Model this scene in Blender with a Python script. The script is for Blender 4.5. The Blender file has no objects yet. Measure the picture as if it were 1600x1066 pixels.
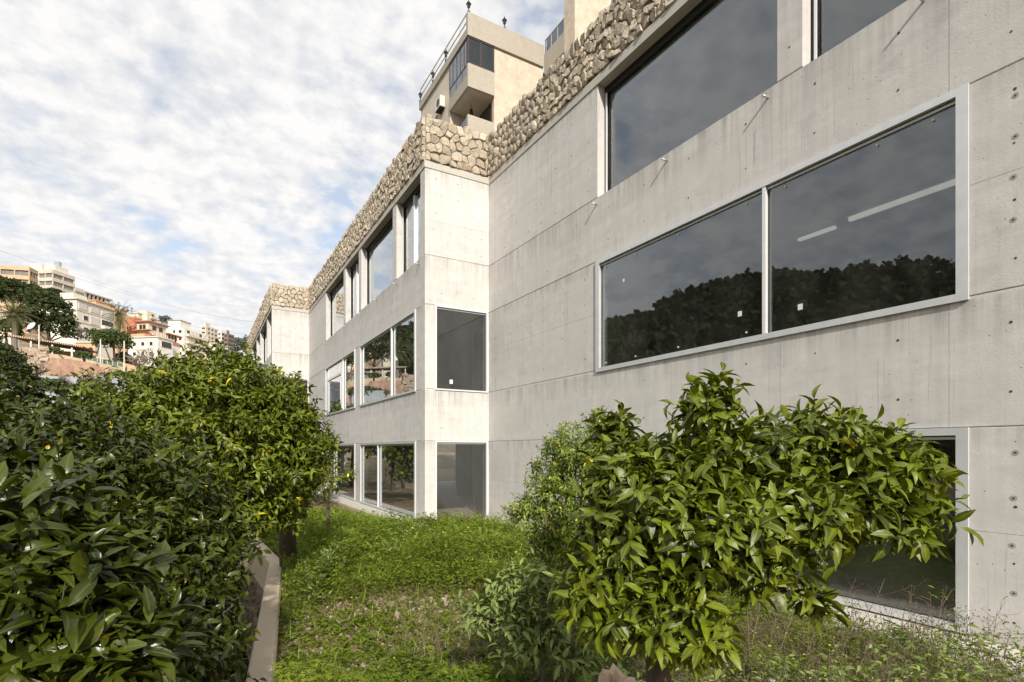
import bpy, math, random
import numpy as np
from math import sin, cos, tan, radians as R, pi, sqrt, atan2
from mathutils import Vector, Matrix

scn = bpy.context.scene
COL = scn.collection
EYE = 2.13                      # camera height over the garden
# ---------------------------------------------------------------- camera
cam_d = bpy.data.cameras.new('camera'); cam = bpy.data.objects.new('camera', cam_d); COL.objects.link(cam)
cam.location = (0, 0, EYE); cam.rotation_euler = (R(90), 0, R(-30))
cam_d.sensor_width = 36; cam_d.lens = 36 * 841 / 1600; cam_d.shift_y = 170 / 1600
cam_d.clip_start = .05; cam_d.clip_end = 6000
scn.camera = cam
# ---------------------------------------------------------------- light
SUN_AZ, SUN_EL = 17, 33         # degrees off -Y towards -X, height
to_sun = Vector((-sin(R(SUN_AZ)) * cos(R(SUN_EL)), -cos(R(SUN_AZ)) * cos(R(SUN_EL)), sin(R(SUN_EL))))
sd = bpy.data.lights.new('sun', 'SUN'); sun = bpy.data.objects.new('sun', sd); COL.objects.link(sun)
sd.energy = 3.8; sd.angle = R(1.6); sd.color = (1, .93, .82)
sun.rotation_euler = to_sun.to_track_quat('Z', 'Y').to_euler(); sun.location = (0, -10, 30)
scn.view_settings.view_transform = 'Standard'; scn.view_settings.look = 'None'
scn.view_settings.gamma = 1; scn.view_settings.use_curve_mapping = False
scn.view_settings.exposure = 0.42
scn.render.engine = 'CYCLES'
cy = scn.cycles
cy.use_denoising = True; cy.max_bounces = 8; cy.diffuse_bounces = 3; cy.glossy_bounces = 4
cy.transmission_bounces = 4; cy.transparent_max_bounces = 12; cy.use_adaptive_sampling = True
cy.adaptive_threshold = .02; cy.sample_clamp_indirect = 6; cy.caustics_reflective = False; cy.caustics_refractive = False

wd = bpy.data.worlds.new('World'); scn.world = wd; wd.use_nodes = True
nt = wd.node_tree; N = nt.nodes; L = nt.links
bg = N['Background']; bg.inputs['Strength'].default_value = .1
sky = N.new('ShaderNodeTexSky'); sky.sky_type = 'NISHITA'; sky.sun_disc = False
sky.sun_elevation = R(SUN_EL); sky.sun_rotation = R(180 + SUN_AZ); sky.dust_density = 1.5
def mth(nt, op, a, b=None, c=None, clamp=False):
    n = nt.nodes.new('ShaderNodeMath'); n.operation = op; n.use_clamp = clamp
    for i, v in enumerate((a, b, c)):
        if v is None: continue
        if isinstance(v, (int, float)): n.inputs[i].default_value = v
        else: nt.links.new(v, n.inputs[i])
    return n.outputs[0]
def ramp(nt, fac, stops, interp='LINEAR'):
    n = nt.nodes.new('ShaderNodeValToRGB'); n.color_ramp.interpolation = interp
    cr = n.color_ramp
    while len(cr.elements) < len(stops): cr.elements.new(.5)
    for e, (p, c) in zip(cr.elements, stops):
        e.position = p; e.color = (c, c, c, 1) if isinstance(c, (int, float)) else (*c, 1)
    nt.links.new(fac, n.inputs[0]); return n.outputs[0]
def mixc(nt, fac, a, b, mode='MIX'):
    n = nt.nodes.new('ShaderNodeMix'); n.data_type = 'RGBA'; n.blend_type = mode
    for i, v in ((0, fac), (6, a), (7, b)):
        if isinstance(v, (int, float)): n.inputs[i].default_value = v
        elif isinstance(v, tuple): n.inputs[i].default_value = (*v, 1)
        else: nt.links.new(v, n.inputs[i])
    return n.outputs[2]
def noise(nt, vec, scale, detail=4, rough=.55, dist=0, dim='3D'):
    n = nt.nodes.new('ShaderNodeTexNoise'); n.noise_dimensions = dim
    n.inputs['Scale'].default_value = scale; n.inputs['Detail'].default_value = detail
    n.inputs['Roughness'].default_value = rough; n.inputs['Distortion'].default_value = dist
    if vec is not None: nt.links.new(vec, n.inputs['Vector'])
    return n.outputs[0]
# broken altocumulus layer mixed over the clear sky (pattern on a flat layer overhead)
tc = N.new('ShaderNodeTexCoord'); sep = N.new('ShaderNodeSeparateXYZ'); L.new(tc.outputs['Generated'], sep.inputs[0])
zc = mth(nt, 'ADD', mth(nt, 'MAXIMUM', sep.outputs[2], 0.0), .22)
cmb = N.new('ShaderNodeCombineXYZ')
L.new(mth(nt, 'DIVIDE', sep.outputs[0], zc), cmb.inputs[0]); L.new(mth(nt, 'DIVIDE', sep.outputs[1], zc), cmb.inputs[1])
big = noise(nt, cmb.outputs[0], 1.3, 3, .5, .2)
mid = noise(nt, cmb.outputs[0], 4.6, 5, .55, .15)
fine = noise(nt, cmb.outputs[0], 17, 4, .55, .1)
dens = mth(nt, 'ADD', mth(nt, 'ADD', mth(nt, 'MULTIPLY', big, .40), mth(nt, 'MULTIPLY', mid, .58)), mth(nt, 'MULTIPLY', fine, .22))
cover = ramp(nt, dens, [(0, .22), (.45, .42), (.54, .86), (.61, .99), (1, 1)], 'EASE')
low = mth(nt, 'SUBTRACT', 1.0, mth(nt, 'MULTIPLY', sep.outputs[2], 2.7), None, True)      # thick veil towards the horizon
cover = mth(nt, 'MAXIMUM', cover, mth(nt, 'MULTIPLY', mth(nt, 'MULTIPLY', low, 1.25, None, True), .97))
cshade = ramp(nt, mth(nt, 'ADD', mth(nt, 'MULTIPLY', fine, .5), mth(nt, 'MULTIPLY', mid, .5)),
              [(.38, (5.75, 5.85, 6.05)), (.47, (6.5, 6.5, 6.6)), (.57, (7.5, 7.4, 7.25))])
skyb = mixc(nt, 1.0, sky.outputs[0], (1.9, 1.75, 1.6), 'MULTIPLY')
L.new(mixc(nt, cover, skyb, cshade), bg.inputs['Color'])

# ---------------------------------------------------------------- helpers
rng = random.Random(7)
def C(cx, cyy, z=0):            # camera-plan metres (right, forward) -> world
    return Vector((.5 * cyy + .8660254 * cx, .8660254 * cyy - .5 * cx, z))
def P(px, py, d):               # where a sight line of the survey meets depth d
    return C((px - 800) / 841 * d, d, EYE + (703 - py) / 841 * d)
WL = {}                         # world offset of every root
def root(name, loc, label, cat, group=None):
    o = bpy.data.objects.new(name, None); COL.objects.link(o); o.location = loc; o.empty_display_size = .2
    WL[o.name] = Vector(loc); o['label'] = label; o['category'] = cat
    if group: o['group'] = group
    return o
def tag(o, label=None, cat=None, group=None, kind=None):
    if label: o['label'] = label
    if cat: o['category'] = cat
    if group: o['group'] = group
    if kind: o['kind'] = kind
    return o
class MB:
    def __init__(s): s.v = []; s.f = []
    def add(s, vs, fs):
        n = len(s.v); s.v += [tuple(v) for v in vs]; s.f += [tuple(i + n for i in f) for f in fs]; return s
    def box(s, x0, x1, y0, y1, z0, z1):
        return s.add([(x0,y0,z0),(x1,y0,z0),(x1,y1,z0),(x0,y1,z0),(x0,y0,z1),(x1,y0,z1),(x1,y1,z1),(x0,y1,z1)],
                     [(0,3,2,1),(4,5,6,7),(0,1,5,4),(1,2,6,5),(2,3,7,6),(3,0,4,7)])
    def obox(s, o, ax, ay, az):     # box from corner o with three edge vectors
        o, ax, ay, az = map(Vector, (o, ax, ay, az))
        vs = [o, o+ax, o+ax+ay, o+ay]; vs += [v + az for v in vs]
        return s.add(vs, [(0,3,2,1),(4,5,6,7),(0,1,5,4),(1,2,6,5),(2,3,7,6),(3,0,4,7)])
    def tube(s, pts, rad, n=6, cap=True):
        pts = [Vector(p) for p in pts]; m = len(pts)
        if isinstance(rad, (int, float)): rad = [rad] * m
        b = len(s.v); prev = None
        for i, p in enumerate(pts):
            d = (pts[min(i+1, m-1)] - pts[max(i-1, 0)]).normalized()
            if prev is None: u = d.cross(Vector((0,0,1)) if abs(d.z) < .9 else Vector((1,0,0))).normalized()
            else: u = (prev - d * prev.dot(d)).normalized()
            prev = u; w = d.cross(u)
            for k in range(n):
                a = 2*pi*k/n; s.v.append(tuple(p + (u*cos(a) + w*sin(a)) * rad[i]))
        for i in range(m-1):
            for k in range(n):
                a = b+i*n+k; c = b+i*n+(k+1) % n; s.f.append((a, c, c+n, a+n))
        if cap:
            s.f.append(tuple(b+k for k in reversed(range(n)))); s.f.append(tuple(b+(m-1)*n+k for k in range(n)))
        return s
    def build(s, name, mat, parent=None, smooth=False, off=None):
        me = bpy.data.meshes.new(name)
        o = Vector((0,0,0))
        if parent is not None: o = WL.get(parent.name, o)
        if off is not None: o = Vector(off)
        if len(s.v) > 2000:
            vs = (np.array(s.v) - np.array(o)).tolist()
        else: vs = [(x-o.x, y-o.y, z-o.z) for x, y, z in s.v]
        me.from_pydata(vs, [], s.f); me.materials.append(mat)
        if smooth: me.polygons.foreach_set('use_smooth', [True] * len(me.polygons))
        ob = bpy.data.objects.new(name, me); COL.objects.link(ob)
        if parent is not None: ob.parent = parent; WL[ob.name] = o
        elif off is not None: ob.location = o; WL[ob.name] = o
        return ob
def struct(name, mb, mat, smooth=False):
    return tag(mb.build(name, mat, None, smooth), kind='structure')
def npmesh(name, verts, faces, mat, smooth=False, tint=None, mid=None):
    """verts (n,3), faces (m,k) constant k"""
    me = bpy.data.meshes.new(name); n, (m, k) = len(verts), faces.shape
    me.vertices.add(n); me.vertices.foreach_set('co', np.ascontiguousarray(verts, dtype=np.float32).ravel())
    me.loops.add(m*k); me.loops.foreach_set('vertex_index', np.ascontiguousarray(faces, dtype=np.int32).ravel())
    me.polygons.add(m); me.polygons.foreach_set('loop_start', np.arange(0, m*k, k, dtype=np.int32))
    me.update(calc_edges=True)
    if smooth: me.polygons.foreach_set('use_smooth', np.ones(m, dtype=bool))
    if tint is not None:
        at = me.attributes.new('tint', 'FLOAT', 'POINT'); at.data.foreach_set('value', np.ascontiguousarray(tint, dtype=np.float32))
    if mid is not None:
        at = me.attributes.new('mid', 'FLOAT', 'POINT'); at.data.foreach_set('value', np.ascontiguousarray(mid, dtype=np.float32))
    me.materials.append(mat); me.validate()
    return me
def link(name, me, parent=None, loc=None):
    o = bpy.data.objects.new(name, me); COL.objects.link(o)
    if parent is not None: o.parent = parent
    if loc is not None: o.location = loc
    return o

# ---------------------------------------------------------------- materials
def newmat(name):
    m = bpy.data.materials.new(name); m.use_nodes = True
    t = m.node_tree; return m, t, t.nodes['Principled BSDF']
def pos(t): return t.nodes.new('ShaderNodeNewGeometry').outputs['Position']
def mapv(t, vec, sc, loc=(0,0,0)):
    n = t.nodes.new('ShaderNodeMapping'); n.inputs['Scale'].default_value = sc; n.inputs['Location'].default_value = loc
    t.links.new(vec, n.inputs[0]); return n.outputs[0]
def bump(t, b, h, strength, dist):
    n = t.nodes.new('ShaderNodeBump'); n.inputs['Strength'].default_value = strength; n.inputs['Distance'].default_value = dist
    t.links.new(h, n.inputs['Height']); t.links.new(n.outputs[0], b.inputs['Normal'])
def simple(name, col, rough=.8, metal=0, var=0, vscale=3, spec=None, bmp=0, rnd=0, sc=(1,1,1)):
    m, t, b = newmat(name)
    b.inputs['Roughness'].default_value = rough; b.inputs['Metallic'].default_value = metal
    if spec is not None: b.inputs['Specular IOR Level'].default_value = spec
    if var or bmp or rnd:
        p = mapv(t, pos(t), sc); n = noise(t, p, vscale, 6, .6)
        f = ramp(t, n, [(.3, 1-var), (.7, 1+var)])
        c = mixc(t, 1.0, tuple(col), f, 'MULTIPLY')
        if rnd:
            oi = t.nodes.new('ShaderNodeObjectInfo')
            c = mixc(t, 1.0, c, ramp(t, oi.outputs['Random'], [(0, 1-rnd), (1, 1+rnd)]), 'MULTIPLY')
        t.links.new(c, b.inputs['Base Color'])
        if bmp: bump(t, b, noise(t, p, vscale*4, 5, .6), .6, bmp)
    else: b.inputs['Base Color'].default_value = (*col, 1)
    return m
def concrete(name, col, stain=1.0, tan=(.9,.82,.70)):
    m, t, b = newmat(name); p = pos(t)
    cloud = noise(t, p, .9, 5, .6, .3)
    patch = noise(t, mapv(t, p, (1,1,1.3), (7,3,1)), 3.0, 6, .65, .4)
    streak = noise(t, mapv(t, p, (9, 9, .35)), 1.0, 5, .65)
    pour = noise(t, mapv(t, p, (.25, .25, 5.0), (2,9,4)), 1.2, 4, .6, .2)
    grain = noise(t, p, 45, 3, .6)
    f = mth(t, 'ADD', mth(t, 'MULTIPLY', cloud, .30*stain), mth(t, 'MULTIPLY', patch, .26*stain))
    f = mth(t, 'ADD', f, mth(t, 'MULTIPLY', streak, .20*stain)); f = mth(t, 'ADD', f, mth(t, 'MULTIPLY', pour, .16*stain))
    f = mth(t, 'ADD', f, mth(t, 'MULTIPLY', grain, .12))
    f = mth(t, 'ADD', f, .56 + .5 * (1-stain) - .06)
    oi = t.nodes.new('ShaderNodeObjectInfo')
    f = mth(t, 'MULTIPLY', f, mth(t, 'ADD', .965, mth(t, 'MULTIPLY', oi.outputs['Random'], .07)))
    c = mixc(t, 1.0, tuple(col), f, 'MULTIPLY')
    # greenish-grey weather bloom
    c = mixc(t, mth(t, 'MULTIPLY', ramp(t, cloud, [(.42, 0), (.62, 1)]), .35*stain), c, tuple(x*y for x, y in zip(col, (.86,.86,.85))))
    # dark drip streaks: thin vertical, only where a second noise lets them run
    ds = ramp(t, noise(t, mapv(t, p, (22, 22, .5), (1,5,8)), 1.0, 3, .5), [(.60, 0), (.72, 1)])
    dz = ramp(t, noise(t, p, .8, 3, .5), [(.46, 0), (.64, 1)])
    c = mixc(t, mth(t, 'MULTIPLY', mth(t, 'MULTIPLY', ds, dz), .22*stain), c, (.16,.15,.13))
    # run-off dirt hanging from the sill and lintel joints
    sp = t.nodes.new('ShaderNodeSeparateXYZ'); t.links.new(p, sp.inputs[0]); run = None
    rn = ramp(t, noise(t, mapv(t, p, (6, 6, .15), (3,3,3)), 1.0, 5, .7), [(.42, 0), (.66, 1)])
    for z0, ln in ((7.57, .75), (3.80, .55), (10.0, .5), (6.19, .3), (2.37, .3)):
        k = mth(t, 'SUBTRACT', z0, sp.outputs[2]); k1 = mth(t, 'SUBTRACT', 1.0, mth(t, 'DIVIDE', k, ln), None, True)
        k2 = mth(t, 'MULTIPLY', k1, mth(t, 'GREATER_THAN', k, 0.0)); run = k2 if run is None else mth(t, 'MAXIMUM', run, k2)
    c = mixc(t, mth(t, 'MULTIPLY', mth(t, 'MULTIPLY', run, rn), .28*stain), c, (.20,.19,.165))
    splash = mth(t, 'SUBTRACT', 1.0, mth(t, 'DIVIDE', sp.outputs[2], mth(t, 'ADD', .12, mth(t, 'MULTIPLY', patch, .5))), None, True)
    c = mixc(t, mth(t, 'MULTIPLY', splash, .35), c, (.27,.22,.16))
    # blow holes
    vo = t.nodes.new('ShaderNodeTexVoronoi'); vo.inputs['Scale'].default_value = 9; t.links.new(p, vo.inputs['Vector'])
    pit = mth(t, 'MULTIPLY', ramp(t, vo.outputs['Distance'], [(.045, 1), (.085, 0)]), ramp(t, noise(t, p, 1.7, 3, .6), [(.42, 0), (.54, 1)]))
    c = mixc(t, mth(t, 'MULTIPLY', pit, .8), c, (.07,.065,.06))
    t.links.new(c, b.inputs['Base Color']); b.inputs['Roughness'].default_value = .82
    b.inputs['Specular IOR Level'].default_value = .3
    h = mth(t, 'SUBTRACT', mth(t, 'ADD', mth(t, 'MULTIPLY', patch, .5), mth(t, 'MULTIPLY', grain, .25)), mth(t, 'MULTIPLY', pit, .8))
    bump(t, b, h, .35, .02)
    return m
def stone_mat(name, base, rust, dark):
    m, t, b = newmat(name); p = pos(t)
    oi = t.nodes.new('ShaderNodeObjectInfo')
    at = t.nodes.new('ShaderNodeAttribute'); at.attribute_name = 'tint'
    r = mth(t, 'FRACT', mth(t, 'ADD', oi.outputs['Random'], at.outputs['Fac']))
    c = mixc(t, ramp(t, r, [(0, 0), (.35, .3), (.7, .65), (.9, 1)]), tuple(x*.80 for x in base), tuple(min(1, x*1.18) for x in base))
    n1 = noise(t, p, 9, 6, .65, .5); n2 = noise(t, mapv(t, p, (1,1,1), (4,4,4)), 5, 5, .6)
    c = mixc(t, ramp(t, n1, [(.35, .55), (.55, 0)]), c, dark)
    rf = mth(t, 'MULTIPLY', ramp(t, n2, [(.55, 0), (.68, .8)]), ramp(t, r, [(.0, 1), (.25, .75), (.4, .15), (1, .3)]))
    c = mixc(t, rf, c, rust)
    t.links.new(c, b.inputs['Base Color']); b.inputs['Roughness'].default_value = .92; b.inputs['Specular IOR Level'].default_value = .2
    bump(t, b, mth(t, 'ADD', noise(t, p, 22, 6, .7), mth(t, 'MULTIPLY', noise(t, p, 70, 4, .6), .4)), .9, .05)
    return m
def glass_mat(name, tint=(.80,.82,.82), boost=1.9, rough=0.0):
    m, t, b = newmat(name); t.nodes.remove(b)
    tr = t.nodes.new('ShaderNodeBsdfTransparent'); tr.inputs[0].default_value = (*tint, 1)
    gl = t.nodes.new('ShaderNodeBsdfGlossy'); gl.inputs['Roughness'].default_value = rough; gl.inputs[0].default_value = (.92,.96,1.0,1)
    fr = t.nodes.new('ShaderNodeFresnel'); t.links.new(ramp(t, t.nodes.new('ShaderNodeNewGeometry').outputs['Backfacing'], [(0, 1.5), (1, 1/1.5)]), fr.inputs[0])
    f = mth(t, 'MULTIPLY', fr.outputs[0], boost, None, True)
    mx = t.nodes.new('ShaderNodeMixShader'); t.links.new(f, mx.inputs[0]); t.links.new(tr.outputs[0], mx.inputs[1]); t.links.new(gl.outputs[0], mx.inputs[2])
    # dust film
    df = t.nodes.new('ShaderNodeBsdfDiffuse'); df.inputs[0].default_value = (.5,.48,.44,1)
    m2 = t.nodes.new('ShaderNodeMixShader')
    t.links.new(ramp(t, noise(t, mapv(t, pos(t), (1,1,.5)), 2.2, 6, .6), [(.35, .008), (.7, .035)]), m2.inputs[0])
    t.links.new(mx.outputs[0], m2.inputs[1]); t.links.new(df.outputs[0], m2.inputs[2])
    t.links.new(m2.outputs[0], t.nodes['Material Output'].inputs[0])
    return m
def leaf_mat(name, dark, light, yellow, back=1.35, rough=.42, spec=.42, trans=.09):
    m, t, b = newmat(name)
    at = t.nodes.new('ShaderNodeAttribute'); at.attribute_name = 'tint'
    c = ramp(t, at.outputs['Fac'], [(0, dark), (.55, light), (.9, tuple(x*1.25 for x in light)), (.96, yellow)])
    g = t.nodes.new('ShaderNodeNewGeometry')
    c = mixc(t, g.outputs['Backfacing'], c, mixc(t, 1.0, c, (back, back*.96, back*1.25), 'MULTIPLY'))
    n = noise(t, g.outputs['Position'], 30, 4, .6)
    c = mixc(t, 1.0, c, ramp(t, n, [(.3, .75), (.7, 1.2)]), 'MULTIPLY')
    am = t.nodes.new('ShaderNodeAttribute'); am.attribute_name = 'mid'
    c = mixc(t, mth(t, 'MULTIPLY', ramp(t, am.outputs['Fac'], [(.80, 0), (.97, 1)]), .55), c, tuple(min(1, x*1.9) for x in light))
    bump(t, b, mth(t, 'ADD', noise(t, g.outputs['Position'], 60, 3, .5), am.outputs['Fac']), .35, .004)
    t.links.new(c, b.inputs['Base Color']); b.inputs['Roughness'].default_value = rough; b.inputs['Specular IOR Level'].default_value = spec
    tl = t.nodes.new('ShaderNodeBsdfTranslucent'); t.links.new(mixc(t, 1.0, c, (1.5,1.7,.6), 'MULTIPLY'), tl.inputs[0])
    mx = t.nodes.new('ShaderNodeMixShader'); mx.inputs[0].default_value = trans
    t.links.new(b.outputs[0], mx.inputs[1]); t.links.new(tl.outputs[0], mx.inputs[2]); t.links.new(mx.outputs[0], t.nodes['Material Output'].inputs[0])
    return m
M = {}
M['conc'] = concrete('cast_concrete', (.622,.604,.586), 1.75)
M['conc_cap'] = concrete('cap_concrete', (.50,.475,.43), 1.2)
M['conc_low'] = concrete('plinth_concrete', (.66,.64,.59), .9)
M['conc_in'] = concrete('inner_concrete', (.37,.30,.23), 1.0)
M['hole'] = simple('tie_hole_shadow', (.06,.055,.05), .9)
M['plug'] = simple('mortar_plug', (.34,.33,.31), .9, var=.2, vscale=40)
M['alu'] = simple('anodised_aluminium', (.70,.71,.72), .42, .4, var=.05, vscale=6)
M['alu_w'] = simple('white_aluminium', (.78,.79,.80), .4, .2)
M['gasket'] = simple('black_gasket', (.012,.012,.012), .6)
M['glass'] = glass_mat('window_glass', boost=2.35)
M['steel'] = simple('galvanised_steel', (.55,.55,.54), .45, .7)
M['stone'] = stone_mat('rubble_limestone', (.60,.525,.42), (.55,.30,.14), (.30,.255,.19))
M['fill'] = simple('gap_fill', (.07,.055,.038), 1, var=.4, vscale=12)
M['paper'] = simple('paper_sticker', (.75,.76,.70), .7)
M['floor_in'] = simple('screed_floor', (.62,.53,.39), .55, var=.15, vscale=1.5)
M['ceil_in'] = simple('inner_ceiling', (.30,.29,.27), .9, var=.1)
# ================================================================ the concrete building
XA, XB, XC = 7.40, 5.39, 3.42            # the three stepped front planes
Y0, Y1, Y2, Y3 = -4.3, 14.18, 32.7, 51.2
T = .30
bld = root('concrete_building', (XB, Y1, 0), 'long stepped fair-faced concrete building with aluminium windows along the garden', 'building')
holes_mb, plug_mb = MB(), MB()
def to3(face, pl, s, z, d=0):            # s runs along the wall, d goes inwards
    return (pl + d, s, z) if face == 'X' else (s, pl + d, z)
def panel(face, pl, s0, s1, z0, z1, ins=(.004,.004,.011,.011), th=T, holes=True, mat='conc', dep=.022, parent=bld, name='concrete_panel', rows=None, cols=None):
    """one cast panel; ins = recess of the joint edge at s0, s1, z0, z1"""
    a, b_, c, d = ins; jig = rng.uniform(0, .0022)
    ring = [(s0, z0), (s1, z0), (s1, z1), (s0, z1)]
    fr = [(s0+a, z0+c), (s1-b_, z0+c), (s1-b_, z1-d), (s0+a, z1-d)]
    vs = [to3(face, pl, s, z, th) for s, z in ring] + [to3(face, pl, s, z, dep) for s, z in ring] \
        + [to3(face, pl, s, z, dep*.45 if 0 else .0+jig) for s, z in fr]
    # edges with no recess stay flush with the neighbour
    vs = [list(v) for v in vs]
    fs = [(0,1,2,3)]
    for k in range(4):
        j = (k+1) % 4
        fs += [(k+4, j+4, j, k), (k+8, j+8, j+4, k+4)]
    fs.append((11,10,9,8))
    if face == 'Y': fs = [tuple(reversed(f)) for f in fs]
    ob = MB().add(vs, fs).build(name, M[mat], parent)
    if holes:
        w, h = s1-s0, z1-z0
        nc = cols if cols is not None else max(1, round(w/.72)); nr = rows if rows is not None else max(1, round(h/.62))
        for i in range(nc):
            for j in range(nr):
                s = s0 + (i+.5)*w/nc + rng.uniform(-.006,.006); z = z0 + (j+.5)*h/nr + rng.uniform(-.006,.006)
                disc(holes_mb, face, pl, s, z, rng.uniform(.011, .017))
    return ob
def disc(mb, face, pl, s, z, r, out=.0015, n=8):
    vs = [to3(face, pl, s + r*cos(2*pi*k/n), z + r*sin(2*pi*k/n), -out) for k in range(n)]
    f = tuple(range(n)); mb.add(vs, [f if face == 'Y' else tuple(reversed(f))])
def box_w(mb, face, pl, s0, s1, z0, z1, d0, d1):
    if face == 'X': mb.box(pl+d0, pl+d1, s0, s1, z0, z1)
    else: mb.box(s0, s1, pl+d0, pl+d1, z0, z1)
def window(face, pl, s0, s1, z0, z1, mull=(), fw=.085, d0=-.035, d1=.10, gd=.045, label=None, light=False):
    """aluminium frame set into the opening; panes and mullions under it"""
    mb = MB(); a = .012
    hw = fw*.75
    box_w(mb, face, pl, s0, s0+fw, z0, z1, d0, d1); box_w(mb, face, pl, s1-fw, s1, z0, z1, d0, d1)
    box_w(mb, face, pl, s0+fw, s1-fw, z0, z0+hw, d0, d1); box_w(mb, face, pl, s0+fw, s1-fw, z1-hw, z1, d0, d1)
    fr = mb.build('window', M['alu_w' if light else 'alu'], bld)
    if label: fr['label'] = label
    xs = [s0+fw] + list(mull) + [s1-fw]
    for i in range(len(xs)-1):
        u, v = xs[i] + (.028 if i else 0), xs[i+1] - (.028 if i < len(xs)-2 else 0)
        g = MB(); box_w(g, face, pl, u+.006, v-.006, z0+hw+.006, z1-hw-.034, gd, gd+.012); g.build('pane', M['glass'], fr)
        k = MB()       # black gasket round the pane and the bead under the head
        for (p, q, r, s) in ((u, u+.012, z0+hw, z1-hw), (v-.012, v, z0+hw, z1-hw), (u+.012, v-.012, z0+hw, z0+hw+.010)):
            box_w(k, face, pl, p, q, r, s, gd-.012, gd-.002)
        box_w(k, face, pl, u+.012, v-.012, z1-hw-.012, z1-hw, gd-.020, gd-.002)
        k.build('gasket', M['gasket'], fr)
        bd = MB(); box_w(bd, face, pl, u+.012, v-.012, z1-hw-.045, z1-hw-.014, gd-.025, gd-.001); bd.build('glazing_bead', M['alu'], fr)
    for m_ in mull:
        k = MB(); box_w(k, face, pl, m_-.028, m_+.028, z0+hw, z1-hw, d0+.008, d1); k.build('mullion', M['alu_w'], fr)
    return fr
ZG, ZB, ZS, ZT, ZU, ZC, ZP = 0.0, 2.38, 3.84, 6.20, 7.58, 10.0, 10.19

# --- plane A (nearest stretch) and plane B (middle stretch); plane C far
def stretch(pl, ys, ye, wins2, wins0, ups, corner, mids):
    """ys<ye ; corner=True when the near end is an outer corner"""
    st = ys + (T if corner else 0)
    # bands
    for z0, z1 in ((ZB, ZS), (ZT, ZU)):
        cuts = [st] + [c for c in mids if st+.4 < c < ye-.2] + [ye]
        for u, v in zip(cuts, cuts[1:]):
            panel('X', pl, u, v, z0, z1, (0 if u == st and corner else .0025, .0025, .011, .011), rows=2 if z1-z0 < 1.6 else 3, cols=max(1, round((v-u)/1.05)))
    # solid parts beside the openings
    for wins, z0, z1 in ((wins0, ZG, ZB), (wins2, ZS, ZT)):
        edges = [st]
        for a, b in sorted(wins): edges += [a, b]
        edges.append(ye)
        for u, v in zip(edges[::2], edges[1::2]):
            if v-u < .03: continue
            n = max(1, round((v-u)/2.6))
            for i in range(n):
                a, b = u+(v-u)*i/n, u+(v-u)*(i+1)/n
                zm = z0 + (z1-z0)*.52
                if v-u > 1.2:
                    panel('X', pl, a, b, z0, zm, (.0025,.0025,.011,.0022)); panel('X', pl, a, b, zm, z1, (.0025,.0025,.0022,.011))
                else: panel('X', pl, a, b, z0, z1, (.0025 if a > st else 0,.0025,.011,.011), cols=1, rows=4)
    edges = [st]
    for a, b in sorted(ups): edges += [a, b]
    edges.append(ye)
    for u, v in zip(edges[::2], edges[1::2]):
        if v-u < .03: continue
        if v-u > 1.2:
            n = max(1, round((v-u)/2.6))
            for i in range(n):
                a, b = u+(v-u)*i/n, u+(v-u)*(i+1)/n
                panel('X', pl, a, b, ZU, 8.56, (.0025,.0025,.011,.0022), rows=2); panel('X', pl, a, b, 8.56, ZC, (.0025,.0025,.0022,.004), rows=2)
        else:
            panel('X', pl, u, v, ZU, ZC, (.003,.003,.012,.004), cols=1, rows=3, th=.34, holes=v-u > .33, name='pier')
UPA = [(2.64, 4.56), (4.95, 9.13), (-1.7, 2.25)]
UPB = [(14.54, 16.70), (17.10, 21.06), (21.46, 23.67), (24.07, 27.90)]
UPC = [(y+18.5, v+18.5) for y, v in UPB]
W2A, W0A = [(2.64, 9.16)], [(2.64, 9.16)]
W2B, W0B = [(14.90, 21.20), (22.00, 27.95)], [(14.90, 21.20), (22.00, 27.95)]
W2C = [(y+18.5, v+18.5) for y, v in W2B]
stretch(XA, Y0, Y1, W2A, W0A, UPA, False, (-1.5, 2.83, 4.9, 7.2, 9.3, 11.65))
stretch(XB, Y1, Y2, W2B, W0B, UPB, True, (17.0, 19.9, 22.8, 25.5, 28.1, 30.3))
stretch(XC, Y2, Y3, W2C, W2C, UPC, True, (36.0, 40.9, 45.0, 48.0))
# short faces (towards the camera)
def short(pl, x0, x1):
    for z0, z1 in ((ZB, ZS), (ZT, ZU)): panel('Y', pl, x0, x1, z0, z1, (0,.002,.011,.011), cols=2, rows=2)
    panel('Y', pl, x0, x1, ZU, 8.56, (0,.002,.011,.0022), cols=4, rows=2); panel('Y', pl, x0, x1, 8.56, ZC, (0,.002,.0022,.004), cols=3, rows=3)
    for z0, z1 in ((ZG, ZB), (ZS, ZT)):
        panel('Y', pl, x0, x0+.29, z0, z1, (0,.002,.011,.011), cols=1, rows=4, holes=False)
        panel('Y', pl, x1-.05, x1, z0, z1, (.002,.002,.011,.011), holes=False)
short(Y1, XB, XA); short(Y2, XC, XB)
holes_mb.build('tie_hole', M['hole'], bld)['kind'] = 'stuff'
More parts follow.
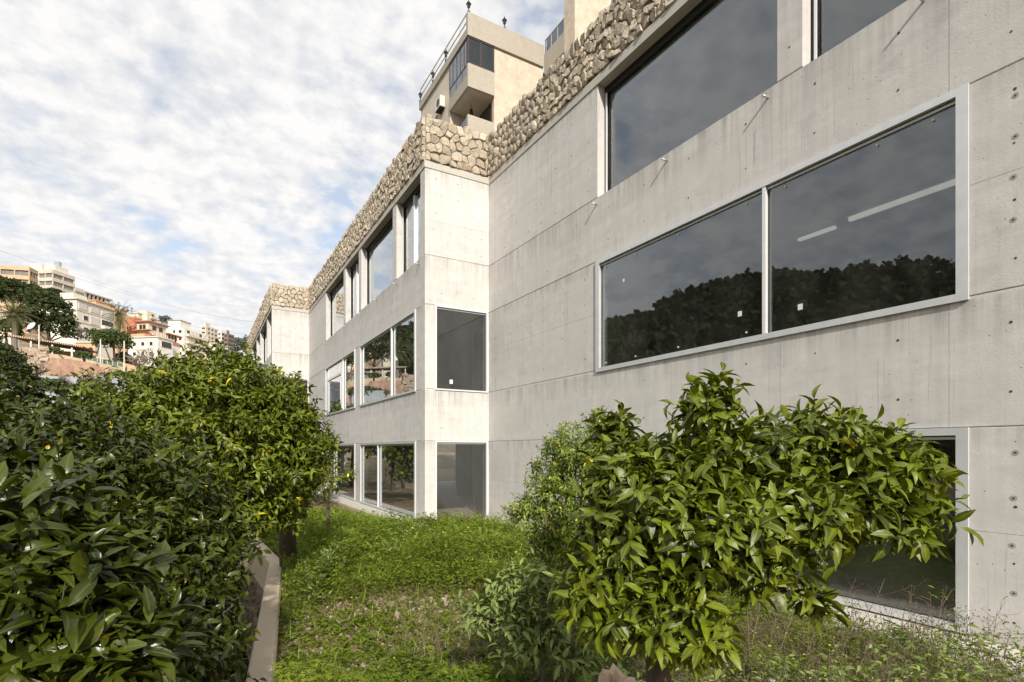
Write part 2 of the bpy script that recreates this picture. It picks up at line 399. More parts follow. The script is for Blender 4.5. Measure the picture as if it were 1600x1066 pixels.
# windows
window('X', XA, 2.64, 9.16, ZS-.04, ZT, (5.15,), fw=.115, label='wide two-pane window of the near stretch, upper of the pair')
window('X', XA, 2.64, 9.16, .08, ZB, (5.15,), fw=.115, label='wide ground floor window behind the orange tree')
window('X', XB, 14.90, 21.20, ZS-.02, ZT, (17.2,), label='two-pane window mirroring the tan hillside')
window('X', XB, 14.90, 21.20, .08, ZB, (18.76,), label='two-pane ground floor window by the white strip')
wb = window('X', XB, 22.0, 27.95, ZS-.02, ZT, (24.16,), label='far window with a small white sash in it')
window('X', XB, 22.0, 27.95, .08, ZB, (25.9,))
for a, b in W2C: window('X', XC, a, b, ZS, ZT, ((a+b)/2,)); window('X', XC, a, b, .08, ZB, ((a+b)/2,))
sb = MB(); box_w(sb, 'X', XB, 24.45, 24.55, 4.0, 5.5, .0, .03); box_w(sb, 'X', XB, 27.4, 27.5, 4.0, 5.5, .0, .03); box_w(sb, 'X', XB, 24.45, 27.5, 5.5, 5.6, .0, .03)
sb.build('sash_frame', M['alu_w'], wb)
for pl, x0, x1 in ((Y1, XB, XA), (Y2, XC, XB)):
    window('Y', pl, x0+.29, x1-.05, ZS-.02, ZT, (), fw=.05, light=True); window('Y', pl, x0+.29, x1-.05, .08, ZB, (), fw=.05, light=True)
# recessed strip windows on the top floor
def up_window(pl, a, b, split=False):
    fr = MB(); d0, d1 = .20, .30; e = .06
    for (u, v, z0, z1) in ((a, a+e, ZU, ZC), (b-e, b, ZU, ZC), (a+e, b-e, ZC-.16, ZC), (a+e, b-e, ZU, ZU+.05)):
        box_w(fr, 'X', pl, u+.002, v-.002, z0+.002, z1-.002, d0, d1)
    w = fr.build('strip_window', M['gasket'], bld)
    xs = [a+e, b-e] if not split else [a+e, (a+b)/2, b-e]
    for i in range(len(xs)-1):
        g = MB(); box_w(g, 'X', pl, xs[i]+.02, xs[i+1]-.02, ZU+.05, ZC-.16, .25, .262); g.build('pane', M['glass'], w)
    k = MB(); box_w(k, 'X', pl, b-e-.035, b-e, ZU+.05, ZC-.16, .175, .198); k.build('mullion', M['alu_w'], w)
    if split:
        k = MB(); box_w(k, 'X', pl, xs[1]-.03, xs[1]+.03, ZU+.05, ZC-.16, .19, .30); k.build('mullion', M['alu_w'], w)
for i, (a, b) in enumerate(UPA): up_window(XA, a, b)
for i, (a, b) in enumerate(UPB): up_window(XB, a, b, i in (0, 2))
for i, (a, b) in enumerate(UPC): up_window(XC, a, b, i in (0, 2))
# cap course under the rubble parapet
def capx(pl, y0, y1):
    n = max(1, round((y1-y0)/4.6))
    for i in range(n):
        a, b = y0+(y1-y0)*i/n, y0+(y1-y0)*(i+1)/n
        MB().box(pl-.02, pl+.62, a+.002, b-.002, ZC, ZP).build('cap_slab', M['conc_cap'], bld)
capx(XA, Y0, Y1-.03); capx(XB, Y1+.60, Y2-.03); capx(XC, Y2+.60, Y3)
for pl, x0, x1 in ((Y1, XB, XA), (Y2, XC, XB)):
    MB().box(x0-.02, x1-.022, pl-.02, pl+.60, ZC, ZP).build('cap_slab', M['conc_cap'], bld)
# steel drip pipes poking out under the sills
for pl, ys in ((XA, [3.08, 5.1, 7.13, 9.16]), (XB, [14.62, 16.75, 18.9, 21.1, 23.6, 25.8, 27.95]), (XC, [34.0, 37.0, 40.0])):
    for y in ys:
        MB().tube([(pl+.02, y, 7.44), (pl-.13, y-.01, 7.425)], .017, 8).build('drain_pipe', M['steel'], bld, True)
# slabs, inner walls and roof
ins = MB()
for (x0, x1, y0, y1) in ((XA+T+.05, 16.6, Y0+.1, Y1), (XB+T+.05, 14.6, Y1+T+.04, Y2), (XC+T+.05, 12.6, Y2+T+.04, Y3-.1)):
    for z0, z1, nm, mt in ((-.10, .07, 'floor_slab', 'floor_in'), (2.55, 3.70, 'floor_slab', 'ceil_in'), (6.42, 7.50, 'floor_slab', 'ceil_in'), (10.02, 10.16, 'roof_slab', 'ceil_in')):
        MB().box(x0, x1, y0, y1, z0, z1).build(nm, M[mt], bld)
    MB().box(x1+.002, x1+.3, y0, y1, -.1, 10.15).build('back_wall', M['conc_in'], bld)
for (x0, x1, y) in ((XB+3.2, 16.0, 17.6), (XB+4.5, 14.5, 22.0), (XC+3.0, 12.5, 36.5), (XA+.7, 9.6, 9.9), (XA+4.2, 16.5, 2.2), (XA+.32, 16.5, Y1+.01-.22)):
    for z0, z1 in ((.072, 2.548), (3.702, 6.418), (7.502, 10.018)):
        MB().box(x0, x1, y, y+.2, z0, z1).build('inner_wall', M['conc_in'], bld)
MB().box(XB+.36, XB+.50, 28.2, 28.4, .07, 2.5).build('inner_wall', M['conc_in'], bld)
MB().box(XA+T+.04, 16.6, Y0-.05, Y0+.09, -.1, 10.15).build('end_wall', M['conc_in'], bld)
MB().box(XC+T+.04, 12.6, Y3-.09, Y3+.05, -.1, 10.15).build('end_wall', M['conc_in'], bld)
# ceiling light inside the near upper room
lm, lt, lb = newmat('fluorescent_tube_cover'); lb.inputs['Base Color'].default_value = (.8,.8,.72,1)
lb.inputs['Emission Color'].default_value = (1,.98,.86,1); lb.inputs['Emission Strength'].default_value = .30
lc = root('ceiling_light', (10.1, 4.7, 6.3), 'long slim ceiling light seen through the wide upper window', 'light')
MB().box(10.06, 10.14, 3.0, 5.35, 6.24, 6.30).build('light_cover', lm, lc)
MB().box(10.02, 10.18, 2.98, 5.37, 6.302, 6.36).build('light_housing', M['alu_w'], lc)
MB().box(10.06, 10.14, 5.6, 6.3, 6.20, 6.25).build('light_cover', lm, lc)
MB().box(10.07, 10.09, 5.7, 5.72, 6.36, 6.42).build('hanger', M['alu_w'], lc)
# paper stickers left on the panes
stk = [(XA, 8.35, 5.58, .05, 'small white sticker high on the left pane of the wide upper window'), (XA, 5.62, 4.30, .07, 'white sticker low beside the mullion of the wide upper window, left pane'),
       (XA, 4.62, 4.18, .07, 'pale green sticker low on the right pane of the wide upper window')]
for pl, y, z, w, lab in stk:
    tag(MB().box(pl+.040, pl+.043, y-w/2, y+w/2, z-w*.6, z+w*.6).build('sticker', M['paper'], None, off=None), lab, 'sticker')
tag(MB().box(6.15, 6.25, Y1+.040, Y1+.043, 4.02, 4.14).build('sticker', M['paper']), 'white sticker low on the pane of the narrow end window', 'sticker')
# studs on the big panes
sm = MB()
for y in (8.9, 8.0, 6.9, 5.5, 4.85, 3.6, 3.0):
    for z in (6.0,) + ((3.98,) if y > 5 else ()):
        for k in (0,): sm.tube([(XA+.044, y, z), (XA+.030, y, z)], .014, 6)
sm.build('stud', M['paper'], bld)
# tie plugs on the nearest pier: bigger, with a mortar ring
for z in (5.0, 5.42, 4.55, 5.85, .62, 1.12, 1.62, 2.1):
    pm = MB(); y = 2.26 + rng.uniform(-.02, .02); disc(pm, 'X', XA, y, z, .030, .0016, 12); p_ = pm.build('mortar_plug', M['plug'], bld)
    pm = MB(); disc(pm, 'X', XA, y, z, .011, .0030, 8); pm.build('tie_hole', M['hole'], p_)

# ================================================================ dry rubble parapets
def clip(poly, px, py, nx, ny):
    out = []
    for i in range(len(poly)):
        a, b = poly[i], poly[(i+1) % len(poly)]
        da = (a[0]-px)*nx + (a[1]-py)*ny; db = (b[0]-px)*nx + (b[1]-py)*ny
        if da <= 0: out.append(a)
        if (da < 0 < db) or (db < 0 < da):
            k = da/(da-db); out.append((a[0]+(b[0]-a[0])*k, a[1]+(b[1]-a[1])*k))
    return out
def rubble(s0, s1, z0, z1, size, rg, topj=.07, asp=1.0):
    """irregular stone outlines filling a strip"""
    ns, nz = max(1, round((s1-s0)/size)), max(1, round((z1-z0)/(size*asp)))
    ds, dz = (s1-s0)/ns, (z1-z0)/nz; pt = {}
    for i in range(-1, ns+1):
        for j in range(-1, nz+1):
            pt[i, j] = (s0+(i+.5+rg.uniform(-.36,.36)+(.25 if j % 2 else -.25))*ds, z0+(j+.5+rg.uniform(-.36,.36))*dz)
    res = []
    for i in range(-1, ns+1):
        for j in range(nz):
            c = pt[i, j]; top = z1 + (rg.uniform(-.3, 1)*topj if j == nz-1 else 0)
            poly = [(c[0]-2*ds, c[1]-2*dz), (c[0]+2*ds, c[1]-2*dz), (c[0]+2*ds, c[1]+2*dz), (c[0]-2*ds, c[1]+2*dz)]
            for a in range(-2, 3):
                for b in range(-2, 3):
                    q = pt.get((i+a, j+b))
                    if q is None or (a == 0 and b == 0): continue
                    if j+b >= nz: continue
                    poly = clip(poly, (c[0]+q[0])/2, (c[1]+q[1])/2, q[0]-c[0], q[1]-c[1])
            poly = clip(poly, s0, 0, -1, 0); poly = clip(poly, s1, 0, 1, 0)
            poly = clip(poly, 0, z0, 0, -1); poly = clip(poly, 0, top, 0, 1)
            if len(poly) > 2: res.append(poly)
    return res
def stone_geo(poly, rg, depth=.07, gap=.005):
    cx_ = sum(p[0] for p in poly)/len(poly); cz = sum(p[1] for p in poly)/len(poly)
    out = []
    for i, p in enumerate(poly):                  # chip the corners, bend the long edges
        q = poly[(i+1) % len(poly)]; e = sqrt((p[0]-q[0])**2+(p[1]-q[1])**2)
        if e < .02: continue
        k_ = rg.uniform(0, .12); out.append((p[0]+(q[0]-p[0])*k_, p[1]+(q[1]-p[1])*k_))
        if e > .10: f_ = rg.uniform(.35,.65); out.append((p[0]+(q[0]-p[0])*f_+rg.uniform(-.011,.011), p[1]+(q[1]-p[1])*f_+rg.uniform(-.011,.011)))
    if len(out) < 3: return None
    n = len(out); rad = max(.03, sum(sqrt((p[0]-cx_)**2+(p[1]-cz)**2) for p in out)/n); h = rg.uniform(.045, 1.0*depth); tx, tz = rg.uniform(-.30,.30), rg.uniform(-.30,.30)
    vs = []
    for f, dd in ((0, .05), (.015, -h*.62), (.13, -h), ):
        for (x, z) in out:
            k = 1 - gap/rad - f
            x2 = cx_+(x-cx_)*k; z2 = cz+(z-cz)*k
            t = dd if dd > 0 else dd + rg.uniform(-.013,.013) + (x2-cx_)*tx + (z2-cz)*tz
            vs.append((x2, z2, t))
    vs.append((cx_+rg.uniform(-.02,.02), cz+rg.uniform(-.02,.02), -h-rg.uniform(-.012,.02)))
    fs = []
    for r in (0, 1):
        for k in range(n):
            a, b = r*n+k, r*n+(k+1) % n; fs += [(a, b, b+n), (a, b+n, a+n)]
    for k in range(n): fs.append((2*n+k, 2*n+(k+1) % n, 3*n))
    return vs, fs
def parapet(face, pl, s0, s1, z0, z1, label, size=.205, flip=False, keep=300, near=None, name='stone_parapet', back=.45, mk=None, asp=.95, wall_group='dry stone parapets on the concrete building'):
    """a run of dry-laid stones; mk(s, z, d) maps to the world"""
    rg = random.Random(int(s0*13+z0*7+pl*5)+3)
    f3 = mk or (lambda s, z, d: to3(face, pl, s, z, d))
    rt = root(name, f3(s0, z0, 0), label, 'stone wall', wall_group)
    core = MB(); c = [f3(s0+.03, z0, .02), f3(s1-.03, z0, .02), f3(s1-.03, z0, back), f3(s0+.03, z0, back)]
    top = [Vector(v)+Vector((0,0,z1-z0-.05)) for v in c]
    core.add([Vector(v) for v in c] + top, [(0,3,2,1),(4,5,6,7),(0,1,5,4),(1,2,6,5),(2,3,7,6),(3,0,4,7)])
    core.build('rubble_core', M['fill'], rt)
    st = rubble(s0, s1, z0, z1, size, rg, asp=asp)
    geos = []
    for poly in st:
        g = stone_geo(poly, rg)
        if g: 
            cs = sum(p[0] for p in poly)/len(poly); geos.append((abs(cs-(near if near is not None else s0)), g))
    geos.sort(key=lambda t: t[0])
    def put(mb, g):
        fs = g[1] if (face == 'Y') else [tuple(reversed(f)) for f in g[1]]
        mb.add([f3(x, z, d) for x, z, d in g[0]], fs)
    for _, g in geos[:keep]:
        mb = MB(); put(mb, g); mb.build('stone', M['stone'], rt)
    if geos[keep:]:
        v = []; f = []; t = []
        for _, g in geos[keep:]:
            n = len(v); fs = g[1] if (face == 'Y') else [tuple(reversed(q)) for q in g[1]]
            v += [Vector(f3(*p)) - WL[rt.name] for p in g[0]]; f += [tuple(i+n for i in q) for q in fs]; t += [rg.random()]*len(g[0])
        me = npmesh('stone', np.array(v), np.array(f), M['stone'], tint=np.array(t)); tag(link('stone', me, rt), kind='stuff')
    # stones capping the top, seen edge-on
    return rt
parapet('X', XA, 1.2, Y1-.02, ZP+.003, 11.40, 'long rubble stone parapet above the nearest concrete stretch', near=1.2)
parapet('Y', Y1, XB+.01, XA-.02, ZP+.003, 11.42, 'short sunlit rubble parapet facing the garden, nearer of the two', back=.4, size=.245)
parapet('X', XB, Y1+.02, Y2-.02, ZP+.003, 11.42, 'long rubble stone parapet above the middle concrete stretch')
parapet('Y', Y2, XC+.01, XB-.02, ZP+.003, 11.42, 'short sunlit rubble parapet facing the garden, farther of the two', back=.4, size=.245)
parapet('X', XC, Y2+.02, Y3, ZP+.003, 11.42, 'rubble stone parapet above the farthest concrete stretch', keep=120)

# concrete strip at the foot of the walls
def strip(name, pts, mat, z0, z1):
    mb = MB(); n = len(pts)
    mb.add([(x, y, z0) for x, y in pts] + [(x, y, z1) for x, y in pts], [tuple(range(n-1, -1, -1)), tuple(range(n, 2*n))] + [(i, (i+1) % n, (i+1) % n+n, i+n) for i in range(n)])
    return struct(name, mb, M[mat])
strip('pavement', [(XA-.85, Y0), (XA-.002, Y0), (XA-.002, Y1-.002), (XB-.002, Y1-.002), (XB-.002, Y2-.5), (XB-.70, Y2-.5), (XB-.65, Y1+3), (XB-.62, Y1-.62), (XA-.80, Y1-.60), (XA-.78, 8.5), (XA-.95, 5.0)], 'conc_low', -.4, .055)

# ================================================================ tower behind the parapet
M['tw_band'] = concrete('aged_render', (.42,.385,.325), 1.3)
M['tw_wall'] = simple('cream_stone_cladding', (.57,.49,.39), .85, var=.16, vscale=2.2, bmp=.004)
M['tw_pale'] = simple('pale_render', (.58,.52,.44), .85, var=.08, vscale=2)
M['tw_grey'] = simple('grey_render', (.50,.44,.38), .9, var=.08, vscale=3)
M['brown'] = simple('brown_frame', (.05,.035,.03), .5)
M['dglass'] = glass_mat('tinted_glass', (.22,.24,.25), 1.7)
M['curtain'] = simple('curtain', (.62,.60,.55), .9, var=.1, vscale=8, sc=(6,6,.3))
M['ac'] = simple('ac_white', (.66,.63,.56), .6)
M['iron'] = simple('black_iron', (.02,.02,.02), .5, .5)
M['grille'] = simple('grille_dark', (.06,.06,.06), .6)
TX, TY, TX2, TY2 = 14.0, 29.6, 19.5, 38.0
tw = root('apartment_tower', (TX, TY, 0), 'ochre apartment block with glazed corner balcony rising behind the parapet', 'apartment block')
def tb(name, x0, x1, y0, y1, z0, z1, mt, par=None):
    return MB().box(x0, x1, y0, y1, z0, z1).build(name, M[mt], par or tw)
zt, zb = 28.7, 27.3
tb('parapet_band', TX-.02, TX2+.0, TY-.02, TY+.20, zb, zt, 'tw_band'); tb('parapet_band', TX-.02, TX+.20, TY+.202, TY2, zb, zt-.9, 'tw_band')
tb('roof', TX+.2, TX2, TY+.2, TY2, zb, zb+.35, 'tw_band')
tb('wall', 15.85, TX2, TY+.12, TY+.4, 6, zb-.002, 'tw_wall')                 # cream clad wall
tb('wall', TX+.10, TX+.4, 32.5, TY2-.1, 6, zb-.002, 'tw_pale')
tb('wall', TX+.402, 16.2, 32.5, 32.75, 6, zb-.002, 'tw_pale'); tb('wall', 15.95, 16.2, TY+.402, 32.498, 6, zb-.002, 'tw_pale')
tb('wall', TX+.4, TX2, TY2-.4, TY2-.1, 6, zb-.002, 'tw_pale')
for z0, z1 in ((24.2, 25.62), (20.9, 22.5), (17.8, 19.2)):
    bl = tb('balcony', TX, 15.83, TY, TY+.18, z0, z1, 'tw_band'); tb('balcony_side', TX, TX+.16, TY+.182, 32.48, z0, z0+.75, 'tw_band', bl)
    tb('balcony_floor', TX+.16, 15.93, TY+.182, 32.48, z0+.02, z0+.2, 'tw_pale', bl)
    gz = MB(); gz.box(TX+.04, TX+.06, TY+.19, 32.4, z0+.76, z1-.02); gz.build('balustrade_glass', M['dglass'], bl)
    r_ = MB(); r_.box(TX+.02, TX+.08, TY+.19, 32.4, z1-.02, z1+.03)
    for y in (TY+.2, 30.5, 31.4, 32.35): r_.box(TX+.03, TX+.07, y, y+.04, z0+.75, z1-.02)
    r_.build('balustrade_rail', M['iron'], bl)
cw = MB()
for u in (TX, 14.86, 15.75): cw.box(u, u+.08, TY+.02, TY+.09, 25.64, zb-.01)
for z in (25.63, zb-.09): cw.box(TX, 15.83, TY+.02, TY+.09, z, z+.07)
for y in (TY+.2, 30.2, 30.75, 31.3, 31.9, 32.42): cw.box(TX+.03, TX+.09, y, y+.06, 25.64, zb-.01)
cw.box(TX+.02, TX+.09, TY+.2, 32.48, zb-.10, zb-.01)
cwo = cw.build('corner_window', M['brown'], tw)
tb('pane', TX+.08, 14.86, TY+.05, TY+.065, 25.7, zb-.09, 'dglass', cwo); tb('pane', 14.94, 15.75, TY+.05, TY+.065, 25.7, zb-.09, 'dglass', cwo)
for y, v in ((TY+.26, 30.2), (30.26, 30.75), (30.81, 31.3), (31.36, 31.9), (31.96, 32.42)): tb('pane', TX+.05, TX+.065, y, v, 25.66, zb-.10, 'dglass', cwo)
tb('curtain', 14.12, 14.80, TY+.16, TY+.18, 25.64, zb-.25, 'curtain', cwo); tb('curtain', 15.0, 15.6, TY+.30, TY+.32, 25.64, zb-.25, 'curtain', cwo)
dr = tb('balcony_door', 15.90, 15.948, 30.2, 31.9, 22.6, 24.1, 'brown'); tb('pane', 15.885, 15.898, 30.3, 31.8, 22.65, 24.0, 'dglass', dr)
# left side windows, AC units
wn = MB(); wn.box(TX+.05, TX+.098, 34.7, 35.7, 23.6, 25.2); wno = wn.build('side_window', M['brown'], tw)
tb('pane', TX+.035, TX+.048, 34.75, 35.65, 23.65, 25.15, 'dglass', wno)
for i, (y, z, lab) in enumerate(((33.3, 25.0, 'white air conditioner box high on the side wall beside the dark window'), (35.0, 22.5, 'white air conditioner box lower on the side wall just above the stones'))):
    a = root('air_conditioner', (TX+.09, y, z), lab, 'air conditioner', 'air conditioners on the tower')
    MB().box(TX-.28, TX+.06, y, y+.95, z, z+.70).build('casing', M['ac'], a)
    MB().tube([(TX-.29, y+.38, z+.35), (TX-.282, y+.38, z+.35)], .26, 14).build('fan_grille', M['grille'], a)
    MB().box(TX-.28, TX+.098, y+.1, y+.14, z-.05, z-.002).box(TX-.28, TX+.098, y+.141, y+.84, z-.05, z-.03).build('bracket', M['iron'], a)
# awning at the far end
aw = root('awning', (TX, 37.2, 24), 'cream canvas awning at the far corner of the ochre tower', 'awning')
MB().add([(TX+.1, 36.6, 25.2), (TX+.1, 37.9, 25.2), (TX-.8, 37.9, 24.3), (TX-.8, 36.6, 24.3), (TX+.1, 36.6, 25.15), (TX+.1, 37.9, 25.15), (TX-.78, 37.9, 24.05), (TX-.78, 36.6, 24.05)],
         [(0,1,2,3),(4,7,6,5),(0,3,7,4),(1,5,6,2),(2,6,7,3),(0,4,5,1)]).build('canvas', M['curtain'], aw)
MB().tube([(TX+.1, 36.62, 24.2), (TX-.79, 36.62, 24.2)], .02).tube([(TX+.1, 37.88, 24.2), (TX-.79, 37.88, 24.2)], .02).build('awning_arm', M['iron'], aw)
# roof rail and lanterns
rl = MB()
for y in np.linspace(TY+.3, TY2-.1, 9): rl.box(TX+.06, TX+.10, y, y+.04, zt-.9, zt+.12)
for z in (zt+.10, zt-.40): rl.box(TX+.05, TX+.11, TY+.22, TY2, z, z+.05)
rl.build('roof_rail', M['steel'], tw)
def lantern(p, lab):
    o = root('roof_lantern', p, lab, 'lantern', 'black lanterns on the tower roof edge'); x, y, z = p
    MB().tube([(x,y,z), (x,y,z+.12), (x,y,z+.13), (x,y,z+.30)], [.09,.09,.035,.035], 8).build('lantern_post', M['iron'], o)
    MB().tube([(x,y,z+.30), (x,y,z+.36), (x,y,z+.56)], [.05,.09,.13], 6).build('lantern_glass', M['dglass'], o)
    MB().tube([(x,y,z+.56), (x,y,z+.60), (x,y,z+.70), (x,y,z+.76), (x,y,z+.84)], [.17,.15,.05,.03,.01], 6).build('lantern_cap', M['iron'], o)
lantern((TX+.1, TY+.1, zt), 'black lantern standing on the tower roof corner'); lantern((16.6, TY+.1, zt), 'black lantern midway along the tower front parapet')
lantern((TX+.02, 33.0, zt-.9), 'black lantern on the side parapet above the air conditioner'); lantern((TX+.02, 35.3, zt-.9), 'black lantern on the side parapet, second from the far corner'); lantern((TX+.02, 37.8, zt-.9), 'black lantern at the far corner of the side parapet')
lp = root('pendant_lamp', (14.9, 31.0, 24.2), 'small dark pendant lamp hanging under the glazed balcony', 'lamp')
MB().tube([(14.9, 31.0, 24.2), (14.9, 31.0, 23.85)], .012).build('lamp_cord', M['iron'], lp)
MB().tube([(14.9, 31.0, 23.85), (14.9, 31.0, 23.8), (14.9, 31.0, 23.6), (14.9, 31.0, 23.45)], [.04,.08,.12,.14], 8).build('lamp_shade', M['iron'], lp)
# taller wing nearer the camera
wg = root('tower_wing', (TX2, 26.2, 0), 'tall plain cream wing of the tower beside the long parapet', 'building')
def wb_(name, x0, x1, y0, y1, z0, z1, mt, par=None): return MB().box(x0, x1, y0, y1, z0, z1).build(name, M[mt], par or wg)
wb_('wall', TX2, TX2+9, 26.2, 27.3, 6, 36, 'tw_wall')
wb_('wall', TX2+.6, TX2+9, 27.302, 31, 6, 26.0, 'tw_pale')
wb_('parapet_band', TX2+.002, TX2+.22, 27.302, TY-.03, 26.85, 28.1, 'tw_band')
w_ = wb_('side_window', TX2+.5, TX2+.58, 27.35, 29.5, 24.6, 26.8, 'brown')
for y in (27.4, 28.1, 28.8): wb_('pane', TX2+.46, TX2+.498, y+.05, y+.62, 24.7, 26.7, 'dglass', w_)
rr = MB(); rr.box(TX2+.05, TX2+.11, 27.31, TY-.03, 29.0, 29.05)
for y in (27.4, 28.1, 28.8, 29.4): rr.box(TX2+.06, TX2+.10, y, y+.04, 28.1, 29.0)
rr.build('roof_rail', M['steel'], wg); wb_('balustrade_glass', TX2+.075, TX2+.085, 27.33, TY-.05, 28.12, 28.98, 'dglass')
wb_('roof_room', TX2+2.2, TX2+4, 29.3, 31.0, 27, 30.6, 'tw_wall')
wb_('wall', TX2+.25, TX2+.49, 27.302, TY+.3, 6, 24.6, 'tw_pale')
wb_('wall', TX2+.25, TX2+.9, 29.502, TY+.3, 24.602, 26.8, 'tw_pale')
wb_('roof', TX2+.222, TX2+4, 27.302, 33, 26.86, 27.2, 'tw_band')
# ================================================================ ground
# retaining wall line (left edge of the coping), in camera-plan metres
RW = [(-.05, -5.0), (-.37, 0.0), (-2.264, 4.587), (-4.30, 9.57), (-4.81, 10.34), (-5.25, 11.03), (-9.0, 16.9), (-13.5, 24.0)]
def rwx(c):
    for (a, b), (p, q) in zip(RW, RW[1:]):
        if b <= c <= q: return a + (p-a)*(c-b)/(q-b)
    return RW[-1][0] if c > RW[-1][1] else RW[0][0]
from mathutils import noise as mn
def gz(x, y):                  # garden surface height (world x,y)
    v = Vector((x*.35, y*.35, 0)); h = .10*mn.noise(v) + .05*mn.noise(v*3.1)
    d = XA-.9-x if y < Y1-.7 else XB-.8-x
    k = min(1, max(0, d/1.2))
    return -.02 + (h+.03)*k
LOWZ = -2.3
def lz(x, y): return hz(x, y)
def lerp_t(tab, x):
    if x <= tab[0][0]: return tab[0][1]
    for (a, b), (c, d) in zip(tab, tab[1:]):
        if x <= c: return b+(d-b)*(x-a)/(c-a)
    return tab[-1][1]
GT = [(0,0),(26,0),(34,.9),(45,3.6),(65,8.3),(98,14.2),(130,20.5),(195,33),(250,47),(300,61),(360,78),(430,92),(600,100),(1100,100),(2600,80)]
FT = [(-180,.30),(-150,.5),(-120,.85),(-100,1.22),(-85,1.36),(-70,1.1),(-58,.95),(-48,1.0),(-43.6,.99),(-40,.97),(-35.5,.83),(-32,.75),(-28,.68),(-24,.6),(-15,.45),(0,.25),(20,.12),(60,.1),(180,.28)]
def hz(x, y):
    r = sqrt(x*x+y*y); ph = math.degrees(atan2(x, y))-30
    if ph < -180: ph += 360
    n = mn.noise(Vector((x*.012, y*.012, 1)))*.10 + mn.noise(Vector((x*.05, y*.05, 1)))*.03
    return LOWZ - .35 + lerp_t(GT, r)*lerp_t(FT, ph)*(1+n*min(1, r/150)) + (mn.noise(Vector((x*.2, y*.2, 0)))*.4 if r > 30 else 0)
M['soil'], t, b = newmat('garden_soil'); p = pos(t)
c = mixc(t, ramp(t, noise(t, p, 3, 6, .6), [(.35, 0), (.65, 1)]), (.19,.125,.075), (.36,.26,.17))
c = mixc(t, ramp(t, noise(t, p, .8, 4, .6), [(.45, 0), (.6, .75)]), c, (.10,.11,.04))
vo = t.nodes.new('ShaderNodeTexVoronoi'); vo.inputs['Scale'].default_value = 28; t.links.new(p, vo.inputs['Vector'])
c = mixc(t, ramp(t, vo.outputs['Distance'], [(.10, .8), (.22, 0)]), c, (.45,.36,.27))
t.links.new(c, b.inputs['Base Color']); b.inputs['Roughness'].default_value = .95; b.inputs['Specular IOR Level'].default_value = .15
bump(t, b, mth(t, 'ADD', noise(t, p, 14, 6, .65), mth(t, 'MULTIPLY', vo.outputs['Distance'], -.6)), .9, .05)
def sheet(name, rows, cols, fn, mat):
    v = []; f = []
    for i in range(rows):
        for j in range(cols): v.append(fn(i, j))
    for i in range(rows-1):
        for j in range(cols-1):
            a = i*cols+j; f.append((a, a+1, a+cols+1, a+cols))
    me = npmesh(name, np.array([tuple(q) for q in v]), np.array(f), mat, True)
    return tag(link(name, me), kind='structure')
cyr = list(np.arange(-5, 24, .25)) + list(np.linspace(24, 75, 18))
def gfn(i, j):
    c = cyr[i]; x0 = rwx(c)+.10
    if j == 0: q = C(x0, c); q.z = LOWZ-.4; return q
    k = (j-1)/70; x = x0 + (k**1.4)*40; q = C(x, c); q.z = gz(q.x, q.y); return q
sheet('garden_ground', len(cyr), 72, gfn, M['soil'])
# retaining wall: coping, wall body, rubble face
M['coping'] = concrete('coping_concrete', (.60,.50,.37), 1.5)
M['dstone'] = stone_mat('terrace_stone', (.20,.165,.12), (.20,.11,.05), (.07,.055,.04))
rw = root('retaining_wall', C(-4.3, 9.57, 0), 'retaining wall with flat concrete coping between the trees and the weeds', 'retaining wall')
def off(i, d):                 # point i of RW shifted to the right by d
    a = Vector((*RW[max(i-1, 0)], 0)); b_ = Vector((*RW[min(i+1, len(RW)-1)], 0)); q = Vector((*RW[i], 0)); t_ = (b_-a).normalized()
    return q + Vector((t_.y, -t_.x, 0))*d
for i in range(len(RW)-1):
    a, b_, c, d = off(i, -.01), off(i+1, -.01), off(i+1, .215), off(i, .215)
    seg = [C(q.x, q.y) for q in (a, b_, c, d)]
    e = [C(q.x, q.y) for q in (off(i, .012), off(i+1, .012), off(i+1, .193), off(i, .193))]
    jn = .004
    mb = MB(); zt_, zm = .15, .125
    vs = [(q.x, q.y, -.02) for q in seg] + [(q.x, q.y, zm) for q in seg] + [(q.x, q.y, zt_) for q in e]
    mb.add(vs, [(0,1,2,3), (0,4,5,1), (1,5,6,2), (2,6,7,3), (3,7,4,0), (4,8,9,5), (5,9,10,6), (6,10,11,7), (7,11,8,4), (8,11,10,9)])
    mb.build('coping', M['coping'], rw)
    g = [C(q.x, q.y) for q in (off(i, .015), off(i+1, .015), off(i+1, .19), off(i, .19))]
    mb = MB(); zl = -.62
    mb.add([(q.x, q.y, LOWZ-.3) for q in g] + [(q.x, q.y, -.022) for q in g], [(0,1,2,3), (4,7,6,5), (0,4,5,1), (1,5,6,2), (2,6,7,3), (3,7,4,0)])
    mb.build('wall_body', M['coping' if i < 99 else 'fill'], rw)
# rubble on the visible bend
bi = 3
for i in (2, 3, 4, 5):
    A_ = off(i, .012); B_ = off(i+1, .012); ln = (B_-A_).length; t_ = (B_-A_)/ln; nrm = Vector((-t_.y, t_.x, 0))
    rg = random.Random(40+i); A0 = A_ + t_*(0 if i > 2 else ln-2.0); 
    if i == 2: ln = 2.0
    for poly in rubble(0, ln, LOWZ, -.55, .26, rg, .03):
        g_ = stone_geo(poly, rg, .09)
        if not g_: continue
        mb = MB(); vs = []
        for s, z, d in g_[0]:
            q = A0 + t_*s - nrm*d; w = C(q.x, q.y); vs.append((w.x, w.y, z))
        mb.add(vs, g_[1]); mb.build('stone', M['dstone'], rw)

